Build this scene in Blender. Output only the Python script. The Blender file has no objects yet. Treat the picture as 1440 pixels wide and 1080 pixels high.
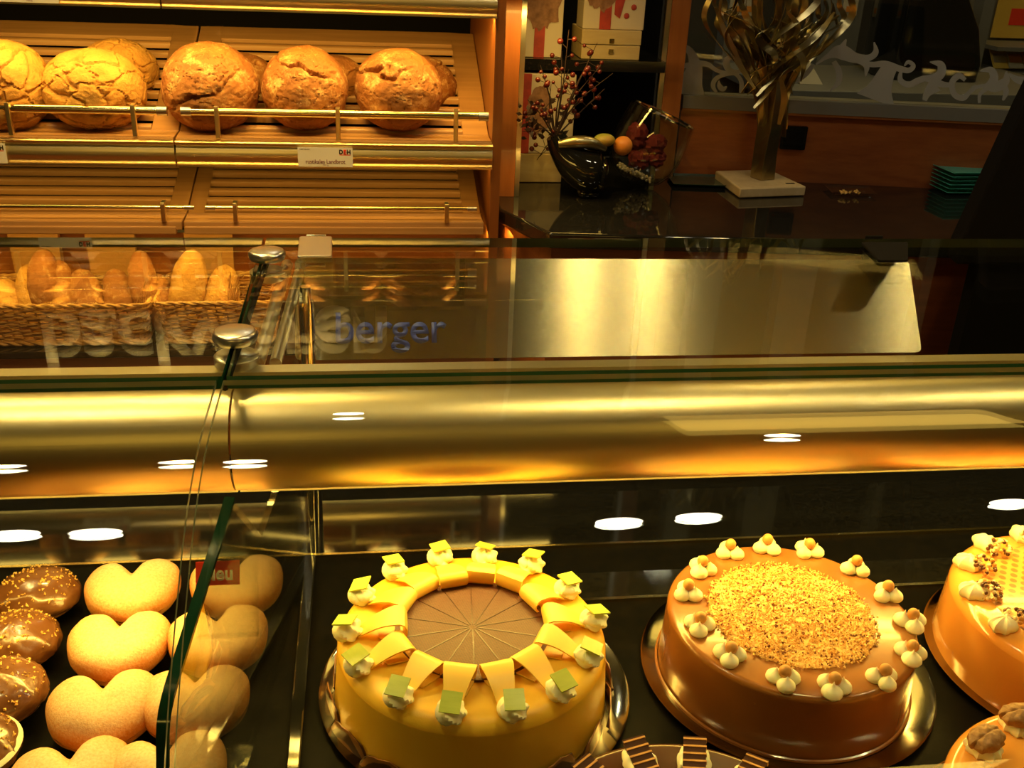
import bpy, bmesh, math, random
from mathutils import Vector, Matrix, noise, Euler
R = math.radians; PI = math.pi
random.seed(7)
C = bpy.context.scene.collection
scene = bpy.context.scene
# ------------------------------------------------------------------ camera
FPX = 1440.0
def cam_axes(p, yw, r):
    p, yw, r = R(p), R(yw), R(r)
    f = Vector((math.sin(yw)*math.cos(p), math.cos(yw)*math.cos(p), -math.sin(p)))
    rt = Vector((math.cos(yw), -math.sin(yw), 0)); up = rt.cross(f)
    return f, math.cos(r)*rt+math.sin(r)*up, -math.sin(r)*rt+math.cos(r)*up
CF, CR, CU = cam_axes(25, 8.5, 2.6)
CP = Vector((0, 0, 1.5))
def at(x, y, ax, c):
    d = CF+CR*((x-720)/FPX)-CU*((y-540)/FPX)
    if ax == 'W':
        n = Vector((.16, 1, 0)); c = 2.355+c
    else:
        n = Vector([1.0 if a == ax else 0.0 for a in 'XYZ'])
    return CP+d*((c-n.dot(CP))/n.dot(d))
cd = bpy.data.cameras.new('camera'); cam = bpy.data.objects.new('camera', cd); C.objects.link(cam)
cd.sensor_width = 36; cd.lens = 36.0; cd.clip_start = .02
M = Matrix((CR, CU, -CF)).transposed().to_4x4(); M.translation = CP
cam.matrix_world = M; scene.camera = cam
# ------------------------------------------------------------------ materials
def nt(name):
    m = bpy.data.materials.new(name); m.use_nodes = True
    t = m.node_tree; t.nodes.clear()
    o = t.nodes.new('ShaderNodeOutputMaterial'); return m, t, o
def lk(t, a, b): t.links.new(a, b)
def noise_node(t, scale, detail=4, coord='Object', sc=(1, 1, 1), rough=.6):
    tc = t.nodes.new('ShaderNodeTexCoord'); mp = t.nodes.new('ShaderNodeMapping')
    mp.inputs['Scale'].default_value = sc
    n = t.nodes.new('ShaderNodeTexNoise'); n.inputs['Scale'].default_value = scale; n.inputs['Detail'].default_value = detail
    n.inputs['Roughness'].default_value = rough
    lk(t, tc.outputs[coord], mp.inputs[0]); lk(t, mp.outputs[0], n.inputs['Vector']); return n
def ramp(t, src, stops):
    r = t.nodes.new('ShaderNodeValToRGB'); e = r.color_ramp.elements
    while len(e) < len(stops): e.new(.5)
    for i, (p, c) in enumerate(stops):
        e[i].position = p; e[i].color = (*c, 1)
    lk(t, src, r.inputs[0]); return r
def pm(name, col, rough=.5, metal=0, col2=None, nsc=30, sc=(1, 1, 1), bump=0, bsc=None, spec=.5, coat=0, sss=0, lo=.35, hi=.65, aniso=0, detail=4, bdist=.002):
    m, t, o = nt(name); b = t.nodes.new('ShaderNodeBsdfPrincipled'); lk(t, b.outputs[0], o.inputs[0])
    b.inputs['Base Color'].default_value = (*col, 1); b.inputs['Roughness'].default_value = rough
    b.inputs['Metallic'].default_value = metal; b.inputs['Specular IOR Level'].default_value = spec
    b.inputs['Coat Weight'].default_value = coat; b.inputs['Coat Roughness'].default_value = .08
    if sss:
        b.inputs['Subsurface Weight'].default_value = sss; b.inputs['Subsurface Scale'].default_value = .006
    if aniso:
        b.inputs['Anisotropic'].default_value = aniso
        tg = t.nodes.new('ShaderNodeCombineXYZ'); tg.inputs[0].default_value = 1
        lk(t, tg.outputs[0], b.inputs['Tangent']); b.inputs['Anisotropic Rotation'].default_value = .25
    if col2:
        n = noise_node(t, nsc, detail, sc=sc); r = ramp(t, n.outputs[0], [(lo, col), (hi, col2)])
        lk(t, r.outputs[0], b.inputs['Base Color'])
    if bump:
        n = noise_node(t, bsc or nsc, 5, sc=sc); bp = t.nodes.new('ShaderNodeBump')
        bp.inputs['Strength'].default_value = bump; bp.inputs['Distance'].default_value = bdist
        lk(t, n.outputs[0], bp.inputs['Height']); lk(t, bp.outputs[0], b.inputs['Normal'])
    m['bsdf'] = b.name
    return m
def glass(name, tint=(.97, 1, .97), k=1.0, rough=0.0, extra=0.0):
    m, t, o = nt(name)
    tr = t.nodes.new('ShaderNodeBsdfTransparent'); tr.inputs[0].default_value = (*tint, 1)
    gl = t.nodes.new('ShaderNodeBsdfGlossy'); gl.inputs['Roughness'].default_value = rough
    g = t.nodes.new('ShaderNodeNewGeometry'); vm = t.nodes.new('ShaderNodeVectorMath'); vm.operation = 'DOT_PRODUCT'
    lk(t, g.outputs['Normal'], vm.inputs[0]); lk(t, g.outputs['Incoming'], vm.inputs[1])
    def mt(op, a, b=None):
        n = t.nodes.new('ShaderNodeMath'); n.operation = op
        for i, v in enumerate((a, b)):
            if v is None: continue
            if isinstance(v, (int, float)): n.inputs[i].default_value = v
            else: lk(t, v, n.inputs[i])
        return n.outputs[0]
    x = mt('SUBTRACT', 1.0, mt('ABSOLUTE', vm.outputs['Value'])); p = mt('POWER', x, 5.0)
    f = mt('MULTIPLY', mt('ADD', mt('MULTIPLY', p, .96), .04), k)
    if extra: f = mt('ADD', f, extra)
    mx = t.nodes.new('ShaderNodeMixShader'); lk(t, f, mx.inputs[0]); lk(t, tr.outputs[0], mx.inputs[1]); lk(t, gl.outputs[0], mx.inputs[2])
    lk(t, mx.outputs[0], o.inputs[0]); return m
def emit(name, col, s):
    m, t, o = nt(name); e = t.nodes.new('ShaderNodeEmission'); e.inputs[0].default_value = (*col, 1); e.inputs[1].default_value = s
    lk(t, e.outputs[0], o.inputs[0]); return m
def wood(name, a, b, axis='X', rough=.38, coat=.15):
    sc = {'X': (1.2, 22, 22), 'Y': (22, 1.2, 22), 'Z': (22, 22, 1.2)}[axis]
    return pm(name, a, rough, col2=b, nsc=3.5, sc=sc, bump=.08, coat=coat, detail=6, lo=.3, hi=.7)
M_ = {}
M_['wood'] = wood('beech_wood', (.42, .21, .075), (.58, .31, .12))
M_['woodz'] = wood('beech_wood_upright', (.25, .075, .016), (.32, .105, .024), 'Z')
M_['woody'] = wood('beech_wood_deep', (.44, .22, .08), (.58, .31, .12), 'Y')
M_['woodred'] = wood('cherry_wood', (.22, .06, .018), (.33, .10, .028), 'X', .3)
M_['dark'] = pm('dark_void', (.006, .005, .004), .85, spec=.1)
M_['black'] = pm('black_gloss', (.008, .008, .008), .07, spec=.6)
M_['granite'] = pm('black_granite', (.006, .006, .006), .05, col2=(.014, .013, .012), nsc=220, spec=.7)
M_['deck'] = pm('black_tray_enamel', (.004, .004, .004), .34, col2=(.007, .006, .005), nsc=90, bump=.1, bsc=400, spec=.02)
M_['gold'] = pm('brushed_gold_aluminium', (.80, .65, .38), .36, 1, col2=(.80, .66, .40), nsc=5, sc=(1, 160, 160), bump=.05, bsc=6)
M_['goldp'] = pm('champagne_fascia', (.90, .76, .46), .3, 1)
M_['brass'] = pm('brass_rail', (.92, .76, .38), .16, 1)
M_['steel'] = pm('brushed_steel', (.72, .64, .48), .25, 1, aniso=.985)
M_['steelp'] = pm('satin_steel', (.66, .62, .54), .28, 1)
M_['plate'] = pm('cake_plate_steel', (.34, .31, .26), .11, 1)
M_['chrome'] = pm('chrome', (.8, .78, .72), .1, 1)
M_['glass'] = glass('clear_glass')
M_['glassb'] = glass('bowl_glass', (.93, .95, .93), 1.4)
M_['gedge'] = pm('green_glass_edge', (.01, .10, .045), .08, spec=.8)
M_['gedge4'] = pm('divider_glass_edge', (.004, .030, .014), .1)
M_['gedge3'] = pm('dark_glass_edge', (.03, .035, .015), .1)
M_['gedge2'] = pm('pale_glass_edge', (.30, .33, .20), .12, spec=.9)
M_['glassd'] = glass('divider_glass', (.96, .98, .94), 1.7)
M_['acryl'] = glass('acrylic', (.97, .98, .95), 1.2)
M_['frost'] = pm('frosted_vinyl', (.34, .33, .31), .7)
M_['white'] = pm('white_card', (.85, .82, .76), .6)
M_['ink'] = pm('black_ink', (.03, .02, .02), .6)
M_['redink'] = pm('red_ink', (.9, .045, .02), .5)
M_['purple'] = pm('plum_ink', (.22, .04, .08), .6)
M_['blue'] = pm('blue_ink', (.03, .06, .42), .5)
M_['letter'] = pm('pale_sign_letter', (.75, .72, .68), .5)
M_['signb'] = pm('sign_board', (.06, .035, .02), .5)
M_['cream'] = pm('whipped_cream', (.98, .90, .64), .4, sss=.2, bump=.1, bsc=120)
M_['marz'] = pm('yellow_marzipan', (.84, .47, .03), .42, col2=(.88, .52, .04), nsc=20, bump=.25, bsc=520, sss=.1, bdist=.0006)
M_['marz2'] = pm('marzipan_ribbon', (.90, .56, .08), .4, sss=.1)
M_['choc'] = pm('milk_chocolate', (.13, .045, .014), .4)
M_['chocd'] = pm('dark_chocolate', (.055, .016, .006), .28)
M_['chocglz'] = pm('dark_glaze', (.06, .016, .005), .22, spec=.35)
M_['caramel'] = pm('nougat_glaze', (.27, .095, .018), .26, col2=(.32, .12, .024), nsc=9, coat=.35)
M_['nutdark'] = pm('nut_skin', (.25, .09, .03), .6)
M_['nut'] = pm('chopped_nut', (.92, .62, .22), .6, col2=(.80, .46, .13), nsc=60)
M_['hazel'] = pm('hazelnut', (.72, .36, .10), .45, col2=(.55, .24, .06), nsc=60)
M_['green'] = pm('green_chocolate', (.56, .62, .10), .3, col2=(.44, .52, .07), nsc=12, sc=(12, 1, 1))
M_['pearlw'] = pm('cream_pearl', (.88, .74, .44), .25, coat=.3)
M_['pearld'] = pm('dark_pearl', (.10, .03, .012), .2, coat=.3)
M_['walnut'] = pm('walnut', (.42, .20, .06), .45, col2=(.26, .11, .03), nsc=140, bump=.6, bsc=160)
M_['caram2'] = pm('apricot_glaze', (.80, .34, .06), .16, coat=.4, col2=(.72, .28, .05), nsc=12)
M_['crustL'] = pm('pale_mealy_crust', (.66, .35, .075), .85, col2=(.50, .23, .04), nsc=28, bump=.9, bsc=190, bdist=.004)
M_['crustD'] = pm('bun_dough', (.80, .45, .13), .5)
M_['choch'] = pm('donut_chocolate', (.11, .036, .009), .25, col2=(.20, .085, .032), nsc=24, coat=.4, bump=.35, bsc=50)
M_['crumbs'] = pm('gold_crumbs', (.85, .50, .12), .5)
M_['wicker'] = pm('wicker', (.55, .28, .08), .5, col2=(.36, .15, .035), nsc=60)
M_['straw'] = pm('straw', (.74, .42, .12), .6, col2=(.50, .22, .05), nsc=80)
M_['stone'] = pm('travertine', (.62, .47, .26), .7, col2=(.52, .38, .20), nsc=30, bump=.3)
M_['sculpt'] = pm('aged_brass_sheet', (.42, .34, .17), .3, 1, col2=(.52, .44, .25), nsc=14)
M_['boxw'] = pm('box_wood', (.46, .35, .17), .6, col2=(.40, .29, .13), nsc=8, sc=(1, 8, 8))
M_['berry'] = pm('dark_red_berry', (.10, .012, .008), .25)
M_['twig'] = pm('twig', (.03, .012, .008), .7)
M_['pouch'] = pm('wine_red_felt', (.16, .012, .010), .9, bump=.6, bsc=90)
M_['orange'] = pm('orange_fruit', (.70, .24, .03), .5, bump=.2, bsc=150)
M_['leafg'] = pm('apple_green', (.26, .36, .05), .45, col2=(.42, .22, .03), nsc=12)
M_['aqua'] = pm('aqua_glass', (.07, .42, .34), .25, spec=.8)
M_['teal'] = pm('dark_teal_glass', (.015, .05, .042), .12, spec=.8)
M_['bead'] = pm('white_pebble', (.6, .5, .35), .6)
M_['grey'] = pm('grey_laminate', (.16, .15, .135), .5)
M_['wall'] = pm('brown_plaster', (.20, .15, .10), .9, col2=(.23, .17, .11), nsc=3)
M_['ceil'] = pm('ceiling_panel', (.08, .06, .04), .9)
M_['floor'] = pm('brown_tiles', (.07, .04, .025), .3, col2=(.10, .06, .04), nsc=6)
M_['lamp'] = emit('lamp_glow', (1, .90, .62), 34)
M_['paper'] = pm('paper_sheet', (.50, .42, .30), .7)
M_['yellow'] = pm('yellow_print', (.72, .46, .08), .6)
M_['brownbag'] = pm('brown_paper', (.50, .25, .07), .7)
def crust_brown():
    m, t, o = nt('floured_brown_crust'); b = t.nodes.new('ShaderNodeBsdfPrincipled'); lk(t, b.outputs[0], o.inputs[0])
    b.inputs['Roughness'].default_value = .75
    n1 = noise_node(t, 7, 3); r1 = ramp(t, n1.outputs[0], [(.35, (.22, .068, .012)), (.65, (.40, .15, .03))])
    n2 = noise_node(t, 26, 10, rough=.8); r2 = ramp(t, n2.outputs[0], [(.52, (0, 0, 0)), (.66, (.8, .8, .8))])
    mx = t.nodes.new('ShaderNodeMix'); mx.data_type = 'RGBA'
    lk(t, r2.outputs[0], mx.inputs['Factor']); lk(t, r1.outputs[0], mx.inputs['A']); mx.inputs['B'].default_value = (.80, .52, .22, 1)
    lk(t, mx.outputs['Result'], b.inputs['Base Color'])
    n3 = noise_node(t, 60, 8); bp = t.nodes.new('ShaderNodeBump'); bp.inputs['Strength'].default_value = .6; bp.inputs['Distance'].default_value = .008
    lk(t, n3.outputs[0], bp.inputs['Height']); lk(t, bp.outputs[0], b.inputs['Normal']); return m
M_['crustB'] = crust_brown()
def sugar_mat():
    m, t, o = nt('sugared_bun_top'); b = t.nodes.new('ShaderNodeBsdfPrincipled'); lk(t, b.outputs[0], o.inputs[0])
    b.inputs['Roughness'].default_value = .6
    tc = t.nodes.new('ShaderNodeTexCoord'); sp = t.nodes.new('ShaderNodeSeparateXYZ'); lk(t, tc.outputs['Object'], sp.inputs[0])
    # golden crust, a pale proving belt round the middle and a loose coat of sugar on the top (z in metres)
    r = ramp(t, sp.outputs[2], [(.004, (.50, .18, .04)), (.010, (.86, .60, .22)), (.015, (.72, .40, .10)), (.021, (.62, .24, .045))])
    mr = t.nodes.new('ShaderNodeMapRange'); mr.inputs['From Min'].default_value = .024; mr.inputs['From Max'].default_value = .044
    lk(t, sp.outputs[2], mr.inputs[0])
    n = noise_node(t, 420, 3); ad = t.nodes.new('ShaderNodeMath'); ad.operation = 'MULTIPLY_ADD'
    lk(t, n.outputs[0], ad.inputs[0]); ad.inputs[1].default_value = 1.5; ad.inputs[2].default_value = -.75
    s2 = t.nodes.new('ShaderNodeMath'); s2.operation = 'ADD'; s2.use_clamp = True
    lk(t, mr.outputs[0], s2.inputs[0]); lk(t, ad.outputs[0], s2.inputs[1])
    s3 = t.nodes.new('ShaderNodeMath'); s3.operation = 'MULTIPLY'; lk(t, s2.outputs[0], s3.inputs[0]); s3.inputs[1].default_value = .62
    mx = t.nodes.new('ShaderNodeMix'); mx.data_type = 'RGBA'
    lk(t, s3.outputs[0], mx.inputs['Factor']); lk(t, r.outputs[0], mx.inputs['A']); mx.inputs['B'].default_value = (.88, .72, .46, 1)
    lk(t, mx.outputs['Result'], b.inputs['Base Color'])
    bp = t.nodes.new('ShaderNodeBump'); bp.inputs['Strength'].default_value = .5; bp.inputs['Distance'].default_value = .001
    lk(t, n.outputs[0], bp.inputs['Height']); lk(t, bp.outputs[0], b.inputs['Normal']); return m
M_['sugar'] = sugar_mat()
def slice_mat():
    m, t, o = nt('sliced_chocolate_disc'); b = t.nodes.new('ShaderNodeBsdfPrincipled'); lk(t, b.outputs[0], o.inputs[0])
    b.inputs['Roughness'].default_value = .5
    tc = t.nodes.new('ShaderNodeTexCoord')
    w = t.nodes.new('ShaderNodeTexChecker'); w.inputs['Scale'].default_value = 640
    mp = t.nodes.new('ShaderNodeMapping'); mp.inputs['Rotation'].default_value = (0, 0, .5)
    lk(t, tc.outputs['Object'], mp.inputs[0]); lk(t, mp.outputs[0], w.inputs['Vector'])
    w.inputs['Color1'].default_value = (.060, .014, .002, 1); w.inputs['Color2'].default_value = (.095, .022, .003, 1)
    lk(t, w.outputs['Color'], b.inputs['Base Color'])
    n = noise_node(t, 500, 2); bp = t.nodes.new('ShaderNodeBump'); bp.inputs['Strength'].default_value = .5; bp.inputs['Distance'].default_value = .0008
    lk(t, n.outputs[0], bp.inputs['Height']); lk(t, bp.outputs[0], b.inputs['Normal']); return m
M_['slice'] = slice_mat()
def dots_mat():
    m, t, o = nt('dotted_caramel'); b = t.nodes.new('ShaderNodeBsdfPrincipled'); lk(t, b.outputs[0], o.inputs[0])
    b.inputs['Roughness'].default_value = .3; b.inputs['Coat Weight'].default_value = .3
    tc = t.nodes.new('ShaderNodeTexCoord'); mp = t.nodes.new('ShaderNodeMapping'); mp.inputs['Scale'].default_value = (95, 95, 0); mp.inputs['Rotation'].default_value = (0, 0, .6)
    lk(t, tc.outputs['Object'], mp.inputs[0])
    v = t.nodes.new('ShaderNodeTexVoronoi'); v.inputs['Scale'].default_value = 1; v.inputs['Randomness'].default_value = 0
    lk(t, mp.outputs[0], v.inputs['Vector'])
    r = ramp(t, v.outputs['Distance'], [(.30, (.36, .13, .03)), (.38, (.70, .31, .07))])
    lk(t, r.outputs[0], b.inputs['Base Color']); return m
M_['dots'] = dots_mat()
def lace_mat():
    m, t, o = nt('ribbed_chocolate'); b = t.nodes.new('ShaderNodeBsdfPrincipled'); lk(t, b.outputs[0], o.inputs[0])
    b.inputs['Roughness'].default_value = .35
    tc = t.nodes.new('ShaderNodeTexCoord'); w = t.nodes.new('ShaderNodeTexWave'); w.inputs['Scale'].default_value = 90; w.bands_direction = 'X'
    lk(t, tc.outputs['Object'], w.inputs['Vector'])
    r = ramp(t, w.outputs[0], [(.4, (.06, .018, .006)), (.6, (.30, .12, .03))]); lk(t, r.outputs[0], b.inputs['Base Color'])
    return m
M_['lace'] = lace_mat()
# ------------------------------------------------------------------ mesh helpers
class MB:
    def __init__(s): s.v = []; s.f = []; s.m = []
    def add(s, v, f, mi=0, mat=None):
        o = len(s.v)
        s.v += [tuple(mat @ Vector(p)) if mat is not None else tuple(p) for p in v]
        s.f += [tuple(i+o for i in q) for q in f]; s.m += [mi]*len(f) if isinstance(mi, int) else list(mi)
        return s
    def box(s, x0, x1, y0, y1, z0, z1, mi=0, mat=None):
        v = [(x, y, z) for x in (x0, x1) for y in (y0, y1) for z in (z0, z1)]
        f = [(0, 1, 3, 2), (4, 6, 7, 5), (0, 4, 5, 1), (2, 3, 7, 6), (0, 2, 6, 4), (1, 5, 7, 3)]
        return s.add(v, f, mi, mat)
    def tube(s, path, r, n=8, mi=0, caps=True, closed=False):
        path = [Vector(p) for p in path]; L = len(path); rr = r if isinstance(r, (list, tuple)) else [r]*L
        v = []; f = []; up = None
        for i, p in enumerate(path):
            a = path[(i-1) % L] if (i or closed) else p; b = path[(i+1) % L] if (i < L-1 or closed) else p
            t = (b-a).normalized()
            if up is None: up = t.orthogonal().normalized()
            up = (up-t*up.dot(t)); up = up.normalized() if up.length > 1e-6 else t.orthogonal().normalized()
            sd = t.cross(up)
            for k in range(n):
                q = 2*PI*k/n; v.append(p+rr[i]*(math.cos(q)*up+math.sin(q)*sd))
        for i in range(L if closed else L-1):
            j = (i+1) % L
            for k in range(n):
                f.append((i*n+k, i*n+(k+1) % n, j*n+(k+1) % n, j*n+k))
        if caps and not closed:
            f.append(tuple(range(n-1, -1, -1))); f.append(tuple((L-1)*n+k for k in range(n)))
        return s.add(v, f, mi)
    def lathe(s, prof, n=48, mi=0, mat=None, caps=True):
        v = []; f = []
        for (r, z) in prof:
            for k in range(n):
                q = 2*PI*k/n; v.append((r*math.cos(q), r*math.sin(q), z))
        for i in range(len(prof)-1):
            for k in range(n): f.append((i*n+k, i*n+(k+1) % n, (i+1)*n+(k+1) % n, (i+1)*n+k))
        if caps:
            f.append(tuple(range(n-1, -1, -1))); f.append(tuple((len(prof)-1)*n+k for k in range(n)))
        return s.add(v, f, mi, mat)
    def prism(s, pts, h, mi=0, mat=None, side=None):
        # pts: xy polygon, extruded 0..h along z
        n = len(pts); v = [(x, y, 0) for x, y in pts]+[(x, y, h) for x, y in pts]
        f = [tuple(range(n-1, -1, -1)), tuple(range(n, 2*n))]+[(i, (i+1) % n, n+(i+1) % n, n+i) for i in range(n)]
        return s.add(v, f, [mi, mi]+[mi if side is None else side]*n, mat)
    def ball(s, c, r, nu=12, nv=8, mi=0, fn=None, mat=None):
        rx, ry, rz = r if isinstance(r, (tuple, list)) else (r, r, r)
        v = []; f = []
        for j in range(nv+1):
            th = PI*j/nv
            for k in range(nu):
                ph = 2*PI*k/nu; d = Vector((math.sin(th)*math.cos(ph), math.sin(th)*math.sin(ph), math.cos(th)))
                w = fn(d) if fn else 1
                v.append((c[0]+rx*d.x*w, c[1]+ry*d.y*w, c[2]+rz*d.z*w))
        for j in range(nv):
            for k in range(nu): f.append((j*nu+k, (j+1)*nu+k, (j+1)*nu+(k+1) % nu, j*nu+(k+1) % nu))
        return s.add(v, f, mi, mat)
    def strip(s, path, widths, nrm, th=.001, mi=0):
        # flat ribbon along path; nrm = list of side directions
        v = []; f = []; L = len(path)
        for i in range(L):
            p = Vector(path[i]); t = (Vector(path[min(i+1, L-1)])-Vector(path[max(i-1, 0)])).normalized()
            sd = Vector(nrm[i]); sd = (sd-t*sd.dot(t)).normalized(); up = t.cross(sd)
            w = widths[i]/2
            for a, b in ((-1, -1), (1, -1), (1, 1), (-1, 1)): v.append(p+sd*w*a+up*th/2*b)
        for i in range(L-1):
            for k in range(4): f.append((i*4+k, i*4+(k+1) % 4, i*4+4+(k+1) % 4, i*4+4+k))
        f.append((3, 2, 1, 0)); f.append(tuple((L-1)*4+k for k in range(4)))
        return s.add(v, f, mi)
    def build(s, name, mats, parent=None, smooth=True, bevel=0, kind=None, seg=2, loc=None):
        me = bpy.data.meshes.new(name); me.from_pydata(s.v, [], s.f); 
        for m in (mats if isinstance(mats, (list, tuple)) else [mats]): me.materials.append(M_[m] if isinstance(m, str) else m)
        for p, i in zip(me.polygons, s.m): p.material_index = i
        bm = bmesh.new(); bm.from_mesh(me); bmesh.ops.remove_doubles(bm, verts=bm.verts, dist=1e-6)
        bmesh.ops.recalc_face_normals(bm, faces=bm.faces); bm.to_mesh(me); bm.free()
        if smooth:
            me.polygons.foreach_set('use_smooth', [True]*len(me.polygons))
            me.set_sharp_from_angle(angle=R(38))
        o = bpy.data.objects.new(name, me); C.objects.link(o)
        if loc is not None: o.location = loc
        if parent: o.parent = parent
        if bevel:
            b = o.modifiers.new('bevel', 'BEVEL'); b.width = bevel; b.segments = seg; b.limit_method = 'ANGLE'; b.angle_limit = R(40)
        if kind: o['kind'] = kind
        return o
def tag(o, label=None, cat=None, group=None, kind=None):
    if label: o['label'] = label
    if cat: o['category'] = cat
    if group: o['group'] = group
    if kind: o['kind'] = kind
    return o
def thing(name, label, cat, loc=(0, 0, 0), rot=(0, 0, 0), group=None):
    o = bpy.data.objects.new(name, None); C.objects.link(o); o.location = loc; o.rotation_euler = rot; o.empty_display_size = .02
    return tag(o, label, cat, group)
def struct(mb, name, mats, **k):
    o = mb.build(name, mats, **k); o['kind'] = 'structure'; return o
def copy_tree(o, parent=None):
    c = o.copy(); C.objects.link(c); c.parent = parent
    for ch in list(o.children): copy_tree(ch, c)
    return c
def text(s, name, mat, parent, w, h, mtx, ext=.0004, bold=0.0, label=None):
    cu = bpy.data.curves.new(name, 'FONT'); cu.body = s; cu.size = 1; cu.offset = bold; cu.extrude = 0
    cu.resolution_u = 5
    tmp = bpy.data.objects.new('tmp', cu); C.objects.link(tmp)
    dg = bpy.context.evaluated_depsgraph_get(); me = bpy.data.meshes.new_from_object(tmp.evaluated_get(dg))
    bpy.data.objects.remove(tmp)
    xs = [v.co.x for v in me.vertices]; ys = [v.co.y for v in me.vertices]
    cx, cy = (min(xs)+max(xs))/2, (min(ys)+max(ys))/2; sx = w/(max(xs)-min(xs)); sy = (h/(max(ys)-min(ys))) if h else sx
    bm = bmesh.new(); bm.from_mesh(me)
    for v in bm.verts: v.co = Vector(((v.co.x-cx)*sx, (v.co.y-cy)*sy, 0))
    g = bmesh.ops.extrude_face_region(bm, geom=bm.faces[:])
    for v in [e for e in g['geom'] if isinstance(e, bmesh.types.BMVert)]: v.co.z += ext
    bmesh.ops.recalc_face_normals(bm, faces=bm.faces)
    bm.to_mesh(me); bm.free(); me.materials.clear(); me.materials.append(M_[mat])
    o = bpy.data.objects.new(name, me); C.objects.link(o)
    if parent: o.parent = parent
    o.matrix_local = mtx
    if label: o['label'] = label
    return o
def facing(x, y, z, tilt=0):
    # local xy plane stood up to face -Y (towards the customer); tilt leans the top away
    return Matrix.Translation((x, y, z)) @ Matrix.Rotation(R(90)-tilt, 4, 'X')
def fbm(p, s, o=4):
    return noise.fractal(Vector(p)*s, 1.0, 2.0, o)
def cr(P, n=8):
    P = [Vector(p) for p in P]; Q = [2*P[0]-P[1]]+P+[2*P[-1]-P[-2]]; out = []
    for i in range(1, len(Q)-2):
        a, b, c, d = Q[i-1:i+3]
        for k in range(n):
            t = k/n; out.append(.5*((2*b)+(-a+c)*t+(2*a-5*b+4*c-d)*t*t+(-a+3*b-3*c+d)*t**3))
    out.append(P[-1]); return out
#@@SPLIT
# ------------------------------------------------------------------ room
struct(MB().box(-4, 5, -3.5, 6, -.05, 0), 'floor', 'floor', smooth=False)
struct(MB().box(-4, 5, -3.5, 6, 2.75, 2.85), 'ceiling', 'ceil', smooth=False)
struct(MB().box(-4, 5, -3.6, -3.5, 0, 2.75), 'wall_front', 'wall', smooth=False)
struct(MB().box(-4.1, -4, -3.5, 6, 0, 2.75), 'wall_left', 'wall', smooth=False)
struct(MB().box(5, 5.1, -3.5, 6, 0, 2.75), 'wall_right', 'grey', smooth=False)
struct(MB().box(-4, 5, 6, 6.1, 0, 2.75), 'wall_back', 'grey', smooth=False)

# ------------------------------------------------------------------ lights
LC = (1.0, .61, .11)
def area(name, loc, rot, sx, sy, e, col=LC, spread=180):
    l = bpy.data.lights.new(name, 'AREA'); l.shape = 'RECTANGLE'; l.size = sx; l.size_y = sy; l.energy = e; l.color = col; l.spread = R(spread)
    o = bpy.data.objects.new(name, l); C.objects.link(o); o.location = loc; o.rotation_euler = rot; return o
def spot(name, loc, to, e, ang=60, col=LC, rad=.04, blend=.6):
    l = bpy.data.lights.new(name, 'SPOT'); l.energy = e; l.color = col; l.spot_size = R(ang); l.spot_blend = blend; l.shadow_soft_size = rad
    o = bpy.data.objects.new(name, l); C.objects.link(o); o.location = loc
    o.rotation_euler = (Vector(to)-Vector(loc)).to_track_quat('-Z', 'Y').to_euler(); return o
LAMPS = [(-.80, .88), (-.624, .86), (.575, .75), (.773, .78), (1.59, .82), (1.80, .82), (-.097, 3.39), (-.35, 1.96), (-.524, 2.0), (1.284, 2.34), (-.98, 2.0), (-1.2, 2.02)]  # the last two are added for the highlight on the left of the housing
lamp0 = None
for i, (x, y) in enumerate(LAMPS):
    if lamp0 is None:
        lamp0 = thing('downlight', None, None)
        MB().lathe([(.064, 2.7499), (.072, 2.746), (.068, 2.742), (.060, 2.742), (.058, 2.7499)], 32, caps=False).build('lamp_ring', 'chrome', lamp0)
        MB().lathe([(.0585, 2.748), (.0585, 2.746)], 32).build('lamp_disc', 'lamp', lamp0)
        o = lamp0
    else: o = copy_tree(lamp0)
    o.location = (x, y, 0)
    tag(o, 'round recessed ceiling lamp glowing above the cake counter' if y < 1.5 else 'round recessed ceiling lamp over the passage behind the counter', 'ceiling lamp', 'recessed lamps over the counter' if y < 1.5 else 'recessed lamps over the passage')
for x, y in LAMPS[:6]:
    spot('counter_downlight', (x, y, 2.738), (x*.92, .80, .8), 9, 75, rad=.03)
# added fill light from behind the customer (mirrored in the metal)
for i, (x, y, w, h) in enumerate(((-.9, -2.0, 1.3, .35), (1.6, -2.0, 1.2, .35))):
    area('shop_fill_light', (x, y, 2.72), (0, 0, 0), w, h, (6, 5)[i])
for x in (-.55, -.05): spot('bread_shelf_spot', (x, 1.15, 2.6), (x, 2.05, 1.1), 22, 50)
area('case_lamp', (.40, .872, .985), (R(-24), 0, 0), 1.5, .03, 5.4)
area('case_lamp', (-.75, .872, .985), (R(-28), 0, 0), 1.1, .03, 2.0)
for x, y in LAMPS[7:]:
    spot('passage_downlight', (x, y, 2.738), (x*.8, 1.3, 1.0), 20 if x < 0 else 6, 85, rad=.03)
spot('sign_fill_light', (-.30, 1.15, 2.5), (-.30, 1.95, 1.52), 14, 42)  # added spot to brighten the lettering mirrored in the top glass
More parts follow.
